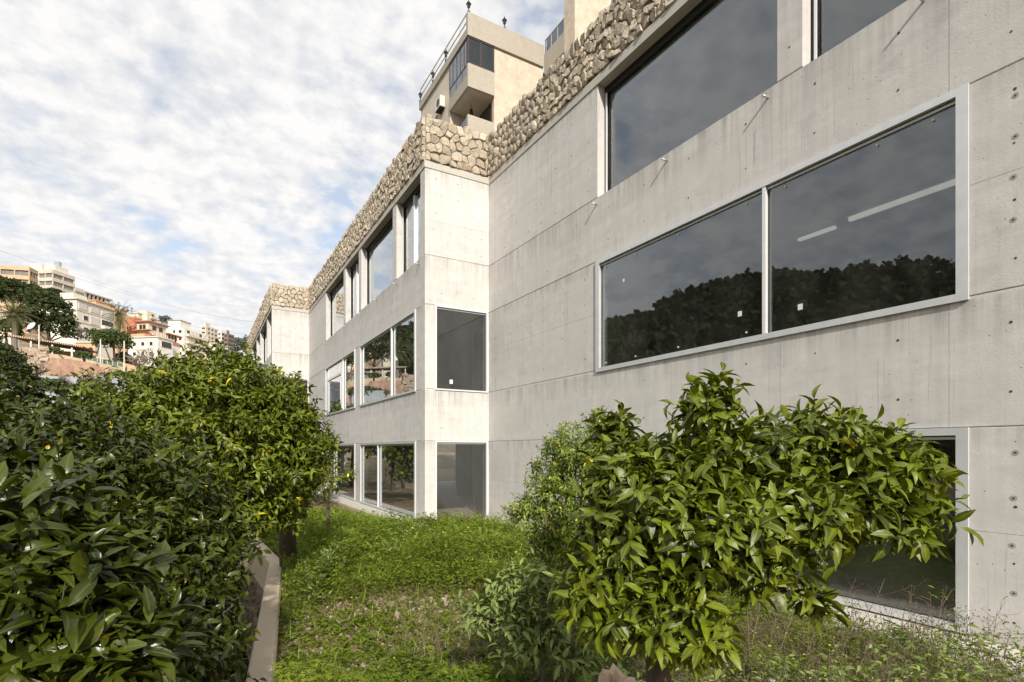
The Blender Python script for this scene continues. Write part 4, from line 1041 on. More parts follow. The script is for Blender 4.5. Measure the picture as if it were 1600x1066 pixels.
# dry brown stalks
def stalks(cx0, cx1, c0, c1, n, h0, h1, mat, name='dry_stalks', br=4, th=.0022, heads=None):
    mb = MB(); hd = MB()
    for _ in range(n):
        c = rg.uniform(c0, c1); x = rg.uniform(cx0, cx1); q = C(x, c)
        if q.x > XA-.25: continue
        q.z = gz(q.x, q.y); h = rg.uniform(h0, h1); l1 = Vector((rg.normal()*.12, rg.normal()*.12, 0))*h*2
        top = q + Vector((0, 0, h)) + l1; m_ = (q+top)/2 + Vector((rg.normal()*.03, rg.normal()*.03, 0))
        mb.tube([q, m_, top], [th*1.4, th, th*.5], 3, False)
        for k in range(br):
            f_ = rg.uniform(.35, .95); s = q + (top-q)*f_; e = s + Vector((rg.normal()*.10, rg.normal()*.10, rg.uniform(.05, .18)))*h
            mb.tube([s, e], [th*.7, th*.35], 3, False)
            for _k in range(2):
                e2 = e + Vector((rg.normal()*.04, rg.normal()*.04, rg.uniform(0, .06)))*h; mb.tube([e, e2], [th*.4, th*.3], 3, False)
                if heads and rg.random() < .8:
                    r = rg.uniform(.004, .008); hd.add([e2+Vector(w)*r for w in ((1,0,0),(-1,0,0),(0,1,0),(0,-1,0),(0,0,1),(0,0,-1))], [(0,2,4),(2,1,4),(1,3,4),(3,0,4),(2,0,5),(1,2,5),(3,1,5),(0,3,5)])
    tag(mb.build(name, mat), kind='stuff')
    if heads and hd.v: tag(hd.build('seed_heads', heads), kind='stuff')
M['seed'] = simple('dark_seed_head', (.035,.022,.018), .9)
stalks(1.5, 4.6, 3.4, 5.6, 210, .30, .80, M['dry'], heads=M['seed'], br=7, th=.003)
stalks(.2, 1.6, 4.0, 5.6, 420, .18, .5, M['dry'], br=6, th=.003)
stalks(-1.2, .6, 4.6, 6.4, 240, .12, .35, M['dry'], br=5)
stalks(-1.2, .3, 13.2, 14.2, 50, .3, .75, M['dry'], br=5, th=.004)
stalks(.9, 3.2, 3.2, 4.2, 200, .2, .5, M['dry'], br=5)
# scrub in the lower right: leggy stems with small leaves
def scrub(name, label, pts, hgt, Lf, nst, seed, mat, lean=.3, indiv=80):
    r2 = np.random.default_rng(seed); b = Vector(pts[0]); rt = root(name, tuple(b), label, 'plant', 'leggy weeds along the wall foot')
    mb = MB(); pp, dd, nn_, ss = [], [], [], []
    for k in range(nst):
        q = Vector(pts[int(r2.integers(0, len(pts)))]) + Vector((r2.normal()*.14, r2.normal()*.14, 0)); q.z = gz(q.x, q.y)
        if q.x > XA-.2: q.x = XA-.3
        h = hgt*r2.uniform(.45, 1.1); l = Vector((r2.normal()*lean, r2.normal()*lean, 1)); pt = [q]
        for s in range(5): l = (l + Vector((r2.normal()*.16, r2.normal()*.16, 0))); pt.append(pt[-1] + l*h/5/max(.6, l.length))
        for w in pt:
            if w.x > XA-.06: w.x = XA-.06
        mb.tube(pt, [.005, .0045, .004, .003, .0025, .0015], 4, False)
        for s in range(int(h/.022)):
            f_ = r2.random()*.8+.2; i = min(4, int(f_*5)); w = pt[i] + (pt[i+1]-pt[i])*(f_*5-i)
            a = r2.uniform(0, 6.28); d = Vector((cos(a), sin(a), r2.uniform(-.2, .6))); e = w + d*r2.uniform(.0, .05); pp.append(e); dd.append(d); nn_.append(Vector((r2.normal()*.4, r2.normal()*.4, 1))); ss.append(Lf*r2.uniform(.5, 1.2))
    mb.build('stem', M['dry'], rt)['kind'] = 'stuff'
    p = np.array([tuple(v) for v in pp]); B = basis(np.array([tuple(v) for v in dd]), np.array([tuple(v) for v in nn_])); s = np.array(ss); ti = np.clip(r2.normal(size=len(p))*.2+.4, 0, .93)
    sc = s/np.maximum(proj(p)[2], .3); o_ = np.argsort(-sc); I, Rr = o_[:indiv], o_[indiv:]
    var = [npmesh('leaf', tv, tf, mat, True, np.full(len(tv), q)) for tv, tf in LT4 for q in (.2, .4, .6, .8)]
    for i in I:
        o = bpy.data.objects.new('leaf', var[int(r2.integers(0, len(var)))]); COL.objects.link(o); o.parent = rt; m4 = Matrix.Identity(4)
        for a in range(3):
            for c in range(3): m4[a][c] = float(B[i, a, c]*s[i])
            m4[a][3] = float(p[i, a]-b[a])
        o.matrix_basis = m4
    v, f = inst(LT4[0], p[Rr]-np.array(b), B[Rr], s[Rr]); me = npmesh('foliage', v, f, mat, True, np.repeat(ti[Rr], len(LT4[0][0]))); tag(link('foliage', me, rt), kind='stuff')
def gp_(cx_, c): q = C(cx_, c); return Vector((q.x, q.y, gz(q.x, q.y)))
scrub('weed_plant', 'leggy green weeds at the lower right corner against the bare wall', [gp_(3.5, 4.1), gp_(3.1, 3.9), gp_(3.7, 4.5)], .78, .06, 38, 21, M['leaf_w'])
scrub('weed_plant', 'tangled green weeds in front of the frame foot, under the hanging sprig', [gp_(2.5, 3.9), gp_(2.2, 3.7), gp_(2.8, 4.1)], .74, .065, 60, 22, M['leaf_w'])
scrub('weed_plant', 'low leafy weeds between the broad trunk and the white strip', [gp_(1.7, 3.7), gp_(1.4, 3.9), gp_(1.9, 4.2), gp_(1.2, 4.4)], .58, .055, 80, 23, M['leaf_w'])
scrub('weed_plant', 'pale weeds sprouting at the building corner beside the end window', [gp_(-2.0, 13.6), gp_(-1.4, 13.9), gp_(-.9, 14.2), gp_(-2.2, 13.9)], .55, .07, 60, 24, M['clover'], indiv=0)
scrub('weed_plant', 'green tangle directly beneath the broad orange tree', [gp_(.9, 3.6), gp_(.6, 3.9), gp_(1.1, 3.4), gp_(.3, 4.4)], .6, .06, 70, 25, M['leaf_w'])
# undergrowth on the lower terrace
lq = []
for _ in range(15000):
    c = rg.uniform(2.5, 13) if _ < 7000 else rg.uniform(9, 26); x = rwx(c)-.1-abs(rg.normal())*(2.2 if _ < 7000 else 6); q = C(x, c); lq.append((q.x, q.y, hz(q.x, q.y)+rg.random()*.28))
lq = np.array(lq); n = len(lq)
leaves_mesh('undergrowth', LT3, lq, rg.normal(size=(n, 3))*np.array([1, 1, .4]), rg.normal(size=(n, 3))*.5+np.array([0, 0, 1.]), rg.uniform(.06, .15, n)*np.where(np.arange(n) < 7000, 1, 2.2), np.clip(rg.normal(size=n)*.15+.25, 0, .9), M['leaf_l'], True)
# sawn stump at the bottom edge
M['cut'] = simple('weathered_wood', (.60,.48,.34), .95, var=.35, vscale=14, bmp=.02, sc=(1,1,.25))
sp = P(968, 1062, 3.3); st0 = Vector((sp.x, sp.y, gz(sp.x, sp.y)-.05)); stp = root('tree_stump', tuple(st0), 'pale jagged hollow stump in front of the broad orange tree', 'stump')
nn2 = 16; mbs = MB(); r2 = random.Random(9); vs = []; ztop = sp.z+.02
prof = [r2.uniform(.85, 1.15) for _ in range(nn2)]; tops = [ztop + r2.uniform(-.05, .04) for _ in range(nn2)]
for lvl in range(6):
    for k in range(nn2):
        a = 2*pi*k/nn2; f = min(lvl, 3)/3; rr_ = (.15 - .035*f)*prof[k]
        if lvl <= 3: z = st0.z + (tops[k]-st0.z)*f
        elif lvl == 4: rr_ = .072*prof[k]; z = tops[k]-.015
        else: rr_ = .04*prof[k]; z = ztop-.20
        vs.append((st0.x+cos(a)*rr_, st0.y+sin(a)*rr_, z))
fs = [(l*nn2+k, l*nn2+(k+1) % nn2, (l+1)*nn2+(k+1) % nn2, (l+1)*nn2+k) for l in range(5) for k in range(nn2)] + [tuple(5*nn2+k for k in range(nn2))]
mbs.add(vs, fs).build('stump_wood', M['cut'], stp)
# short length of black and white pipe lying in the weeds
pq = P(1216, 985, 4.3); pq.z = gz(pq.x, pq.y)+.28; pp_ = root('hose', tuple(pq), 'short black and white hose end lying in the weeds near the strip', 'hose')
MB().tube([pq, pq+Vector((.06,-.10,-.03)), pq+Vector((.12,-.22,-.07))], .016, 8).build('hose_pipe', M['iron'], pp_, True)
MB().tube([pq+Vector((-.035,.06,.02)), pq+Vector((-.001,.002,.001))], .02, 8).build('hose_cuff', M['alu_w'], pp_, True)
# ================================================================ hillside
M['hill'], t, b = newmat('hill_earth'); p = pos(t)
c = mixc(t, ramp(t, noise(t, p, .12, 6, .65), [(.38, 0), (.62, 1)]), (.30,.215,.14), (.40,.27,.18))
c = mixc(t, ramp(t, noise(t, p, .35, 6, .7), [(.46, 0), (.60, .85)]), c, (.075,.085,.035))
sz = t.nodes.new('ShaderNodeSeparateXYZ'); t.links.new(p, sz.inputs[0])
c = mixc(t, mth(t, 'MULTIPLY', ramp(t, mth(t, 'ADD', mth(t, 'MULTIPLY', sz.outputs[2], .1), .3), [(.15, 1), (.75, 0)]), ramp(t, noise(t, p, 1.2, 5, .6), [(.3, .6), (.6, 1)])), c, (.045,.05,.022))  # low ground greener and darker: shade between trees and wall painted into the soil
sx = t.nodes.new('ShaderNodeSeparateXYZ'); t.links.new(p, sx.inputs[0])
wv = mth(t, 'FRACT', mth(t, 'MULTIPLY', mth(t, 'ADD', sx.outputs[2], mth(t, 'MULTIPLY', noise(t, p, .15, 4, .6), 2.5)), .42))
c = mixc(t, mth(t, 'MULTIPLY', ramp(t, wv, [(0, 1), (.28, .8), (.34, 0), (1, 0)]), .6), c, (.46,.36,.24))
t.links.new(c, b.inputs['Base Color']); b.inputs['Roughness'].default_value = 1; bump(t, b, noise(t, p, 1.5, 7, .7), 1, .8)
rr_s = [0, 8, 15, 22] + list(np.linspace(26, 130, 60)) + list(np.linspace(134, 450, 70)) + [520, 650, 900, 1400, 2600]
NPH = 300
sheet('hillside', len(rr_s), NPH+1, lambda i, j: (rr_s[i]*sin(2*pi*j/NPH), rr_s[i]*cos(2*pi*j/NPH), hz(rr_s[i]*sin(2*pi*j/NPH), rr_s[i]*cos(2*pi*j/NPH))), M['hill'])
# materials of the far houses
def pl(n, c, **k): M[n] = simple('far_'+n, c, .9, var=.10, vscale=.8, **k)
pl('ochre', (.58,.42,.26)); pl('beige', (.58,.52,.43)); pl('white', (.70,.67,.60)); pl('cream', (.66,.59,.47)); pl('pink', (.55,.21,.13)); pl('rust', (.45,.20,.13))
pl('grey', (.36,.33,.29)); M['tan'] = simple('far_tan', (.52,.40,.27), .95, var=.30, vscale=1.3, bmp=.1); pl('peach', (.66,.42,.24)); pl('greyblue', (.35,.37,.40)); M['pinkwall'] = simple('far_pinkwall', (.40,.25,.18), .95, var=.35, vscale=1.3, bmp=.1); pl('yellow', (.50,.38,.16)); pl('brownf', (.20,.15,.12))
M['win'] = simple('far_window_glass', (.03,.032,.036), .25); M['winl'] = simple('far_glazing', (.22,.21,.20), .35, var=.2, vscale=.7)
M['shut'] = simple('far_shutter', (.60,.57,.52), .7); M['tile'] = simple('far_roof_tile', (.42,.22,.13), .9, var=.2, vscale=3)
class Hs:
    """a far building: corner K seen at px b; left face to px a, right face to px c"""
    def __init__(s, name, label, cat, a, b_, c, yt, D, th, mat, base=None, group=None, drop=2.5):
        ra, rb, rc = [(q-800)/841 for q in (a, b_, c)]
        s.dR = (sin(R(th)), cos(R(th))); s.dL = (-cos(R(th)), sin(R(th)))
        kx, ky = rb*D, D
        s.wL = (ra*ky-kx)/(s.dL[0]-ra*s.dL[1]); s.wR = (rc*ky-kx)/(s.dR[0]-rc*s.dR[1])
        s.K = (kx, ky); s.zt = EYE+(703-yt)/841*D
        pts = [s.pt(u, v) for u in (0, s.wL) for v in (0, s.wR)]
        s.zb = base if base is not None else min(hz(q.x, q.y) for q in pts)-1
        o = s.pt(0, 0); s.rt = root(name, (o.x, o.y, s.zb), label, cat, group); s.mat = mat; s.D = D
    def pt(s, l, r, z=0):
        return C(s.K[0]+s.dL[0]*l+s.dR[0]*r, s.K[1]+s.dL[1]*l+s.dR[1]*r, z)
    def ob(s, name, mat, l0, l1, r0, r1, z0, z1, par=None, mb=None):
        q = mb or MB(); o = s.pt(l0, r0, z0)
        q.obox(o, s.pt(l0, r1, z0)-o, s.pt(l1, r0, z0)-o, (0, 0, z1-z0))
        return q if mb else q.build(name, M[mat], par or s.rt)
    def body(s, inset=0, zt=None): return s.ob('wall', s.mat, inset, s.wL-inset*.5, inset, s.wR-inset*.5, s.zb, (zt or s.zt))
    def roof(s, mat, ov=.5, th=.35, z=None): return s.ob('roof', mat, -ov, s.wL+ov, -ov, s.wR+ov, (z or s.zt)+.003, (z or s.zt)+th)
    def win(s, side, u, z, w, h, mat='win', frame='white', name='window'):
        """one window: proud frame and pane; side L or R; u metres from the corner"""
        if side == 'L':
            f = s.ob(name, frame, u, u+w, -.10, -.004, z, z+h); s.ob('pane', mat, u+.12, u+w-.12, -.14, -.103, z+.12, z+h-.12, f)
        else:
            f = s.ob(name, frame, -.10, -.004, u, u+w, z, z+h); s.ob('pane', mat, -.14, -.103, u+.12, u+w-.12, z+.12, z+h-.12, f)
        return f
    def grid(s, side, n, z, w, h, m0=1.0, m1=1.0, **k):
        W = s.wL if side == 'L' else s.wR
        for i in range(n): s.win(side, m0+(W-m0-m1)*(i+.5)/n-w/2, z, w, h, **k)
    def balc(s, floors, pitch, hpar=1.1, mat=None, glz='winl', slabs=1.4, side='LR', glass_h=None):
        """banded balcony storeys from the top down"""
        mat = mat or s.mat
        for k in range(floors):
            z = s.zt - k*pitch
            if z-hpar < s.zb: break
            s.ob('balcony', mat, 0 if 'R' in side else 0, s.wL, 0, s.wR, z-hpar, z)
            n = max(2, round(s.wL/4.5)); 
            gl = s.ob('glazing', glz, .5, s.wL-.4, .5, s.wR-.4, z-pitch+.002, z-hpar-.002)
            for i in range(n+1): s.ob('column', mat, min(s.wL-.35, s.wL*i/n), min(s.wL, s.wL*i/n+.35), .12, .45, z-pitch+.004, z-hpar-.004, gl)
            n = max(2, round(s.wR/4.5))
            for i in range(1, n+1): s.ob('column', mat, .12, .45, s.wR*i/n-.35, s.wR*i/n, z-pitch+.004, z-hpar-.004, gl)
        zb_ = s.zt-floors*pitch
        if zb_ > s.zb: s.ob('wall', mat, .2, s.wL-.2, .2, s.wR-.2, s.zb, zb_)
h = Hs('apartment_block', 'ochre apartment block with banded glazed balconies at the left edge', 'building', -46, 46, 59.5, 417, 175, -12, 'ochre'); h.balc(4, 2.95, 1.25)
h = Hs('apartment_block', 'beige apartment block with stacked balconies just right of the ochre one', 'building', 59.5, 82, 117.5, 421, 232, 8, 'beige'); h.balc(5, 3.35, 1.5)
h.ob('roof_room', 'white', 1, h.wL*.9, 2, 8, h.zt+.003, h.zt+2.6); h.ob('roof_room', 'white', h.wL*.95, h.wL*1.7, 1, 9, h.zt-1, h.zt+3.4)
tk = h.pt(3, 5, h.zt+2.6); MB().tube([tk+Vector((0,0,.003)), tk+Vector((0,0,2.4))], 1.3, 10).build('water_tank', M['greyblue'], h.rt)
h = Hs('apartment_block', 'stepped end of the beige terrace running down behind the palm', 'building', 117, 118, 132, 449, 238, 8, 'beige'); h.balc(4, 3.1, 1.4)
h = Hs('unfinished_block', 'grey unfinished concrete block with open storeys on the skyline', 'building', 131, 133, 176, 455, 262, 8, 'grey')
for k in range(3):
    z = h.zt-k*3.3; h.ob('floor_slab', 'grey', 0, h.wL+6, 0, h.wR, z-.7, z)
    for i in range(7): h.ob('column', 'grey', .2, .9, h.wR*i/7+.2, h.wR*i/7+1.0, z-3.3+.003, z-.703)
    h.ob('wall', 'brownf', 3, h.wL+5, 1, h.wR-1, z-3.3+.003, z-.703)
h.ob('wall', 'grey', .1, h.wL+5.9, .1, h.wR-.1, h.zb, h.zt-9.9)
h = Hs('house', 'long peach house behind the big white house', 'house', 128, 150, 180, 470, 205, 8, 'peach'); h.body(); h.grid('R', 4, h.zt-2.6, 1.3, 1.3); h.roof('peach', .3)
h = Hs('house', 'small peach house carrying the roof sign letters', 'house', 176, 190, 198, 484, 200, 4, 'peach'); h.body(); h.roof('peach', .3); h.grid('L', 2, h.zt-2.6, 1.1, 1.2)
# roof sign
sg = root('roof_sign', h.pt(2.6, 0, h.zt+.5), 'dark blue sign letters standing on the small peach roof', 'sign')
M['sign'] = simple('sign_blue', (.02,.035,.09), .6)
for i, ch in enumerate('POCKET'):
    cu = bpy.data.curves.new('letter', 'FONT'); cu.body = ch; cu.size = 2.9; cu.extrude = .1; cu.materials.append(M['sign'])
    o = bpy.data.objects.new('letter', cu); COL.objects.link(o); dg = bpy.context.evaluated_depsgraph_get()
    me = bpy.data.meshes.new_from_object(o.evaluated_get(dg)); bpy.data.objects.remove(o)
    o = link('letter', me, sg); q = C(-2.6+.7+i*1.25*cos(R(18))-2.6, .4+i*1.25*sin(R(18))+.3)-C(-2.6,.4)
    o.location = (q.x, q.y, .0-i*.22); o.rotation_euler = (R(90), 0, R(-30+18)); o.scale = (.62, 1, 1)
MB().obox(h.pt(4, .5, h.zt+.352), C(.8*6, .3*6)-C(0,0), C(0,.15)-C(0,0), (0,0,.2)).build('sign_rail', M['iron'], sg)
# big white house
h = Hs('house', 'big white three-storey house with shutters, in front of the palm', 'house', 74, 120, 178, 467.5, 150, 4, 'white'); h.body(); h.roof('cream', .5, .3)
for z in (h.zt-3.1, h.zt-6.3): h.ob('string_course', 'tan', -.08, h.wL, -.08, h.wR, z, z+.22)
for u, z in ((1.0, h.zt-2.1), (1.0, h.zt-4.9), (4.8, h.zt-1.7)): h.win('L', u, z, 1.15 if u < 3 else .6, 1.3 if u < 3 else .7)
for u, z in ((2.0, h.zt-5.3), (2.0, h.zt-8.6)): h.win('R', u, z, 1.6, 1.4)
W = h.wR
for k, (a, b_) in enumerate(((.04,.26),(.34,.58),(.64,.97))):
    h.win('R', W*a, h.zt-2.5, W*(b_-a), 2.1, 'shut'); 
    if k: h.win('R', W*a, h.zt-5.9, W*(b_-a), 2.3, 'shut' if k == 1 else 'win'); h.win('R', W*a, h.zt-9.4, W*(b_-a), 2.3, 'shut')
h.ob('balcony', 'white', -1.2, -.15, W*.62, W*.98, h.zt-6.4, h.zt-5.5)
h.ob('roof_room', 'white', 1.5, 5.5, .5, 5, h.zt+.353, h.zt+2.0)
# pink house and villa
h = Hs('house', 'terracotta pink house with arched windows right of the palm', 'house', 194, 210, 222, 496.5, 210, 12, 'pink'); h.body(); h.roof('peach', .1, .5)
for z in (h.zt-4.5, h.zt-7.2, h.zt-10.4): h.grid('L', 2, z, .9, 1.4, frame='peach'); h.grid('R', 2, z, 1.2, 1.4, frame='peach')
h = Hs('villa', 'villa with layered terraces and tiled eaves beside the pink house', 'villa', 214, 232, 259, 503, 206, 10, 'cream'); h.body(); h.roof('tile', 1.0, .4)
h.grid('L', 2, h.zt-2.8, 1.4, 1.9, frame='peach'); h.grid('R', 2, h.zt-2.8, 2.0, 1.9, frame='peach')
h.ob('balcony', 'peach', -.2, h.wL+1, -2.0, -.15, h.zt-6.4, h.zt-4.9); h.ob('balcony', 'rust', -2.5, -.2, -2.0, h.wR, h.zt-6.6, h.zt-5.2); h.ob('eave', 'tile', -2.0, h.wL, -2.2, -.15, h.zt-3.6, h.zt-3.25)
for i in range(4): h.ob('column', 'cream', -1.9, -1.6, h.wR*i/4, h.wR*i/4+.3, h.zt-5.2, h.zt-3.61)
h.grid('L', 2, h.zt-9.4, 1.4, 1.5); 
h = Hs('house', 'low white house with open veranda under the villa', 'house', 200, 247, 270, 527, 190, 8, 'white'); h.body(); h.roof('white', .4, .35)
for z in (h.zt-2.9,): h.grid('L', 3, z, 1.3, 1.4); h.win('R', h.wR*.2, z-.3, h.wR*.7, 2.3)
h.grid('L', 3, h.zt-6.4, 1.3, 1.4)
h = Hs('pergola_house', 'tile-roofed terrace pavilion in front of the white block', 'house', 246, 262, 281, 522, 215, 8, 'rust'); h.roof('tile', .8, .35)
for i in range(4): h.ob('column', 'cream', .1, .4, h.wR*i/4+.1, h.wR*i/4+.4, h.zt-2.6, h.zt)
h.ob('wall', 'brownf', 1.0, h.wL-.2, .6, h.wR-.4, h.zt-2.6, h.zt); h.ob('balcony', 'rust', -.1, h.wL, -.1, h.wR, h.zt-4.0, h.zt-2.603); h.ob('wall', 'white', 0, h.wL, 0, h.wR, h.zb, h.zt-4.003)
# white apartment block
h = Hs('apartment_block', 'white apartment block with shuttered balconies in the middle of the slope', 'building', 256, 288, 326, 513, 250, 6, 'white'); h.ob('wall', 'white', 0, h.wL, .0, h.wR, h.zb, h.zt)
for k in range(4):
    z = h.zt-k*3.4
    h.ob('balcony', 'cream', -1.5, -.005, 1, h.wR-.5, z-3.4, z-2.3)
    for i in range(5): h.win('R', 1.5+i*(h.wR-3)/5, z-2.2, (h.wR-3)/5-.8, 1.8, 'shut' if (i+k) % 3 else 'win')
    h.win('L', 1.2, z-2.2, 1.6, 1.5); h.win('L', 4.4, z-2.2, 1.2, 1.5)
h.ob('roof_room', 'white', 3.5, h.wL*.95, 2, 9, h.zt+.003, h.zt+4.2); h.ob('roof_room', 'grey', 3.2, h.wL, 1.7, 9.3, h.zt+4.203, h.zt+4.5)
h = Hs('apartment_block', 'beige skyline block with a plain end wall and side balconies', 'building', 217, 230, 244, 485.5, 340, 8, 'cream'); h.body()
for k in range(4): h.ob('balcony', 'beige', -1.4, -.004, 2, h.wR-.3, h.zt-3.6*k-4.4, h.zt-3.6*k-3.2); h.win('R', 3, h.zt-3.6*k-3.0, h.wR-5, 1.8)
h = Hs('house', 'low beige roofs on the skyline left of the plain block', 'house', 203, 216, 222, 490, 330, 8, 'cream'); h.body(); h.roof('beige', .4, .6); h.grid('L', 2, h.zt-3, 2, 1.6)
h = Hs('house', 'small far houses stepping down the skyline', 'house', 240, 252, 269, 501, 360, 8, 'greyblue'); h.body(); h.roof('tile', .4, .5); h.grid('R', 3, h.zt-3.5, 2, 1.6)
for nm, a, b_, c, yt, D, mt, nf, lab in (('apartment_block', 314, 322, 341, 509, 460, 'beige', 6, 'tall beige tower block with dark openings near the end of the slope'),
        ('apartment_block', 340, 346, 352, 518, 470, 'white', 6, 'slim white tower block beside the beige one'), ('apartment_block', 350, 356, 366, 521, 470, 'brownf', 5, 'brown slab block at the far right of the slope')):
    h = Hs(nm, lab, 'building', a, b_, c, yt, D, 8, mt); h.body()
    for k in range(nf):
        h.grid('R', 3, h.zt-3.6*k-2.9, 2.2, 1.7, frame=mt); h.grid('L', 2, h.zt-3.6*k-2.9, 1.6, 1.5, frame=mt)
    h.ob('roof_room', mt, 1, h.wL*.6, 1, h.wR*.4, h.zt+.003, h.zt+3)
h = Hs('house', 'white stepped house with glass front below the tower blocks', 'house', 322, 336, 358, 537, 300, 8, 'white'); h.body(); h.roof('cream', .3, .4); h.grid('R', 4, h.zt-3.0, 2.2, 1.6); h.grid('L', 3, h.zt-3, 1.8, 1.7, mat='winl')
h = Hs('house', 'cream house partly hidden behind the tree top', 'house', 320, 345, 372, 549, 240, 8, 'cream'); h.body(); h.roof('rust', .3, .3); h.grid('R', 3, h.zt-3.0, 2, 1.5); h.grid('L', 3, h.zt-3, 1.7, 1.6)
h = Hs('house', 'pale house low on the slope right of the bare trees', 'house', 262, 300, 322, 562, 190, 8, 'cream'); h.body(); h.roof('cream', .3, .3); h.grid('L', 4, h.zt-2.8, 1.5, 1.5); h.grid('R', 3, h.zt-2.8, 1.5, 1.5)
h = Hs('house', 'pale house among the trees at the left edge', 'house', -60, 22, 30, 488, 120, 0, 'cream'); h.body(); h.roof('cream', .3, .3); h.grid('L', 4, h.zt-3, 1.3, 1.4)
# terrace house with pergola roof, dish
h = Hs('terrace_house', 'low yellow house under a long corrugated canopy with red parapet', 'house', 18, 118, 121, 536, 78, -22, 'yellow'); h.ob('wall', 'yellow', .0, h.wL*.55, 2.6, 6, h.zb, h.zt-.9)
cn = MB(); a0 = h.pt(-1.2, -1.2, h.zt-.75); cn.obox(a0, h.pt(h.wL, -1.2, h.zt+.25)-a0, h.pt(-1.2, 5.5, h.zt-.55)-a0, (0, 0, .18)); cn.build('canopy', M['brownf'], h.rt)
for k in range(34):
    f = k/34; r0 = h.pt(-1.2+f*(h.wL+1.2), -1.25, h.zt-.75+f*1.0-.03); MB().obox(r0, h.pt(-1.2+f*(h.wL+1.2)+.12, -1.25, h.zt-.75+f-.03)-h.pt(-1.2+f*(h.wL+1.2), -1.25, h.zt-.75+f-.03), Vector((0,0,.26)), h.pt(0, .06, 0)-h.pt(0, 0, 0)).build('rafter', M['tan'], h.rt)
for f in (0.02, .33, .66, .97): h.ob('post', 'white', f*h.wL-.1, f*h.wL+.1, -.95, -.75, h.zb, h.zt-.9+f*.95)
h.ob('parapet', 'pink', -1, h.wL, -1.4, -1.15, h.zb, h.zt-2.75)
h.win('L', 3.2, h.zt-3.0, 1.3, 1.3); h.rt['label'] = 'low yellow house under a long brown canopy with red parapet'
h = Hs('arcade_house', 'small peach arcade with arched openings beside the canopy', 'house', 118, 149, 151, 536, 84, 0, 'peach'); h.body(); h.roof('cream', .15, .2)
for i in range(3):
    u = .35+i*h.wL/3; mb = MB(); w = .75; n = 8; z0 = h.zt-2.4; zc_ = h.zt-1.05
    prof = [(u, z0), (u+w, z0)] + [(u+w/2+w/2*cos(pi*k/n), zc_+w/2*sin(pi*k/n)) for k in range(n+1)]
    m_ = len(prof); mb.add([h.pt(a, -.06, z) for a, z in prof] + [h.pt(a, -.003, z) for a, z in prof], [tuple(range(m_))] + [(k, (k+1) % m_, (k+1) % m_+m_, k+m_) for k in range(m_)])
    mb.build('arched_opening', M['win'], h.rt)
dq = P(50, 510, 74); ds = root('satellite_dish', tuple(dq-Vector((0,0,1.2))), 'white satellite dish on the roof of the canopy house', 'satellite dish')
mb = MB(); c0 = dq; ax_ = (Vector((-.55,-.6,.45))).normalized(); u_ = ax_.cross(Vector((0,0,1))).normalized(); w_ = ax_.cross(u_); vs = [c0]; 
for rI, (rr_, dd_) in enumerate(((.33,.03),(.62,.13))):
    vs += [c0+ax_*dd_+(u_*cos(2*pi*k/16)+w_*sin(2*pi*k/16))*rr_ for k in range(16)]
mb.add(vs, [(0, 1+k, 1+(k+1) % 16) for k in range(16)] + [(1+k, 17+k, 17+(k+1) % 16, 1+(k+1) % 16) for k in range(16)]); mb.build('dish', M['alu_w'], ds)
MB().tube([c0-Vector((0,0,1.2)), c0], .04).tube([c0-w_*.6+ax_*.1, c0+ax_*.6], .02).build('dish_mast', M['steel'], ds)
# terrace walls stepping down the slope
def twall(label, pts, zoff, hgt, mat, th=.5, seed=0, courses=0, name='terrace_wall'):
    q = [P(*a) for a in pts]; rt = root(name, (q[0].x, q[0].y, q[0].z-hgt), label, 'wall', None); r_ = random.Random(seed)
    for (a, b_) in zip(q, q[1:]):
        n = max(1, int((b_-a).length/2.2))
        for i in range(n):
            s, e = a+(b_-a)*i/n, a+(b_-a)*(i+1)/n; j = r_.uniform(-.12, .12); s = s.copy(); e = e.copy(); s.z += j; e.z += j
            o = s - Vector((0,0,hgt+4)); MB().obox(o, e-s+(e-s).normalized()*(-.01), C(0, th)-C(0,0), (0,0,hgt+4)).build('wall_panel', M[mat], rt)
    return rt
twall('peach retaining wall below the red parapet', [(30,548,70),(100,556,70),(150,566,71),(205,575,74)], 0, 2.0, 'tan', seed=1)
twall('long dusty pink retaining wall across the slope', [(62,559,62),(110,563,62),(150,570,62),(200,583,64),(260,600,66)], 0, 2.2, 'pinkwall', seed=2)
twall('pale grey garden wall above the orange tree tops', [(60,585,52),(110,588,52),(165,586,52),(230,592,54)], 0, 1.8, 'greyblue', seed=3)
twall('thin peach wall running down beside the green fence', [(150,556,76),(178,562,76),(215,572,78)], 0, 1.0, 'peach', seed=4)
fg = root('green_fence', tuple(P(118,560,74)), 'low green mesh fence on the terrace', 'fence')
M['gmesh'] = simple('green_mesh', (.10,.17,.13), .8)
for i, x in enumerate(range(120, 186, 8)):
    a, b_ = P(x, 553+(x-118)*.2, 74), P(x+7.5, 553+(x+7.5-118)*.2, 74); MB().obox(a-Vector((0,0,.8)), b_-a, C(0,.04)-C(0,0), (0,0,.8)).build('mesh_panel', M['gmesh'], fg)
    MB().tube([a-Vector((0,0,1.3)), a+Vector((0,0,.1))], .04, 5).build('post', M['steel'], fg)
for px_, y0_, y1_ in ((157, 530, 556), (194, 533, 560), (61, 508, 522)):
    q = P(px_, y1_, 73); o = tag(MB().tube([q-Vector((0,0,2)), P(px_, y0_, 73)], .075, 8).build('utility_pole', M['white'], None, off=tuple(q)), {157:'white pole left of the round green tree', 194:'white pole right of the round green tree', 61:'short white post beside the satellite dish'}[px_], 'pole')
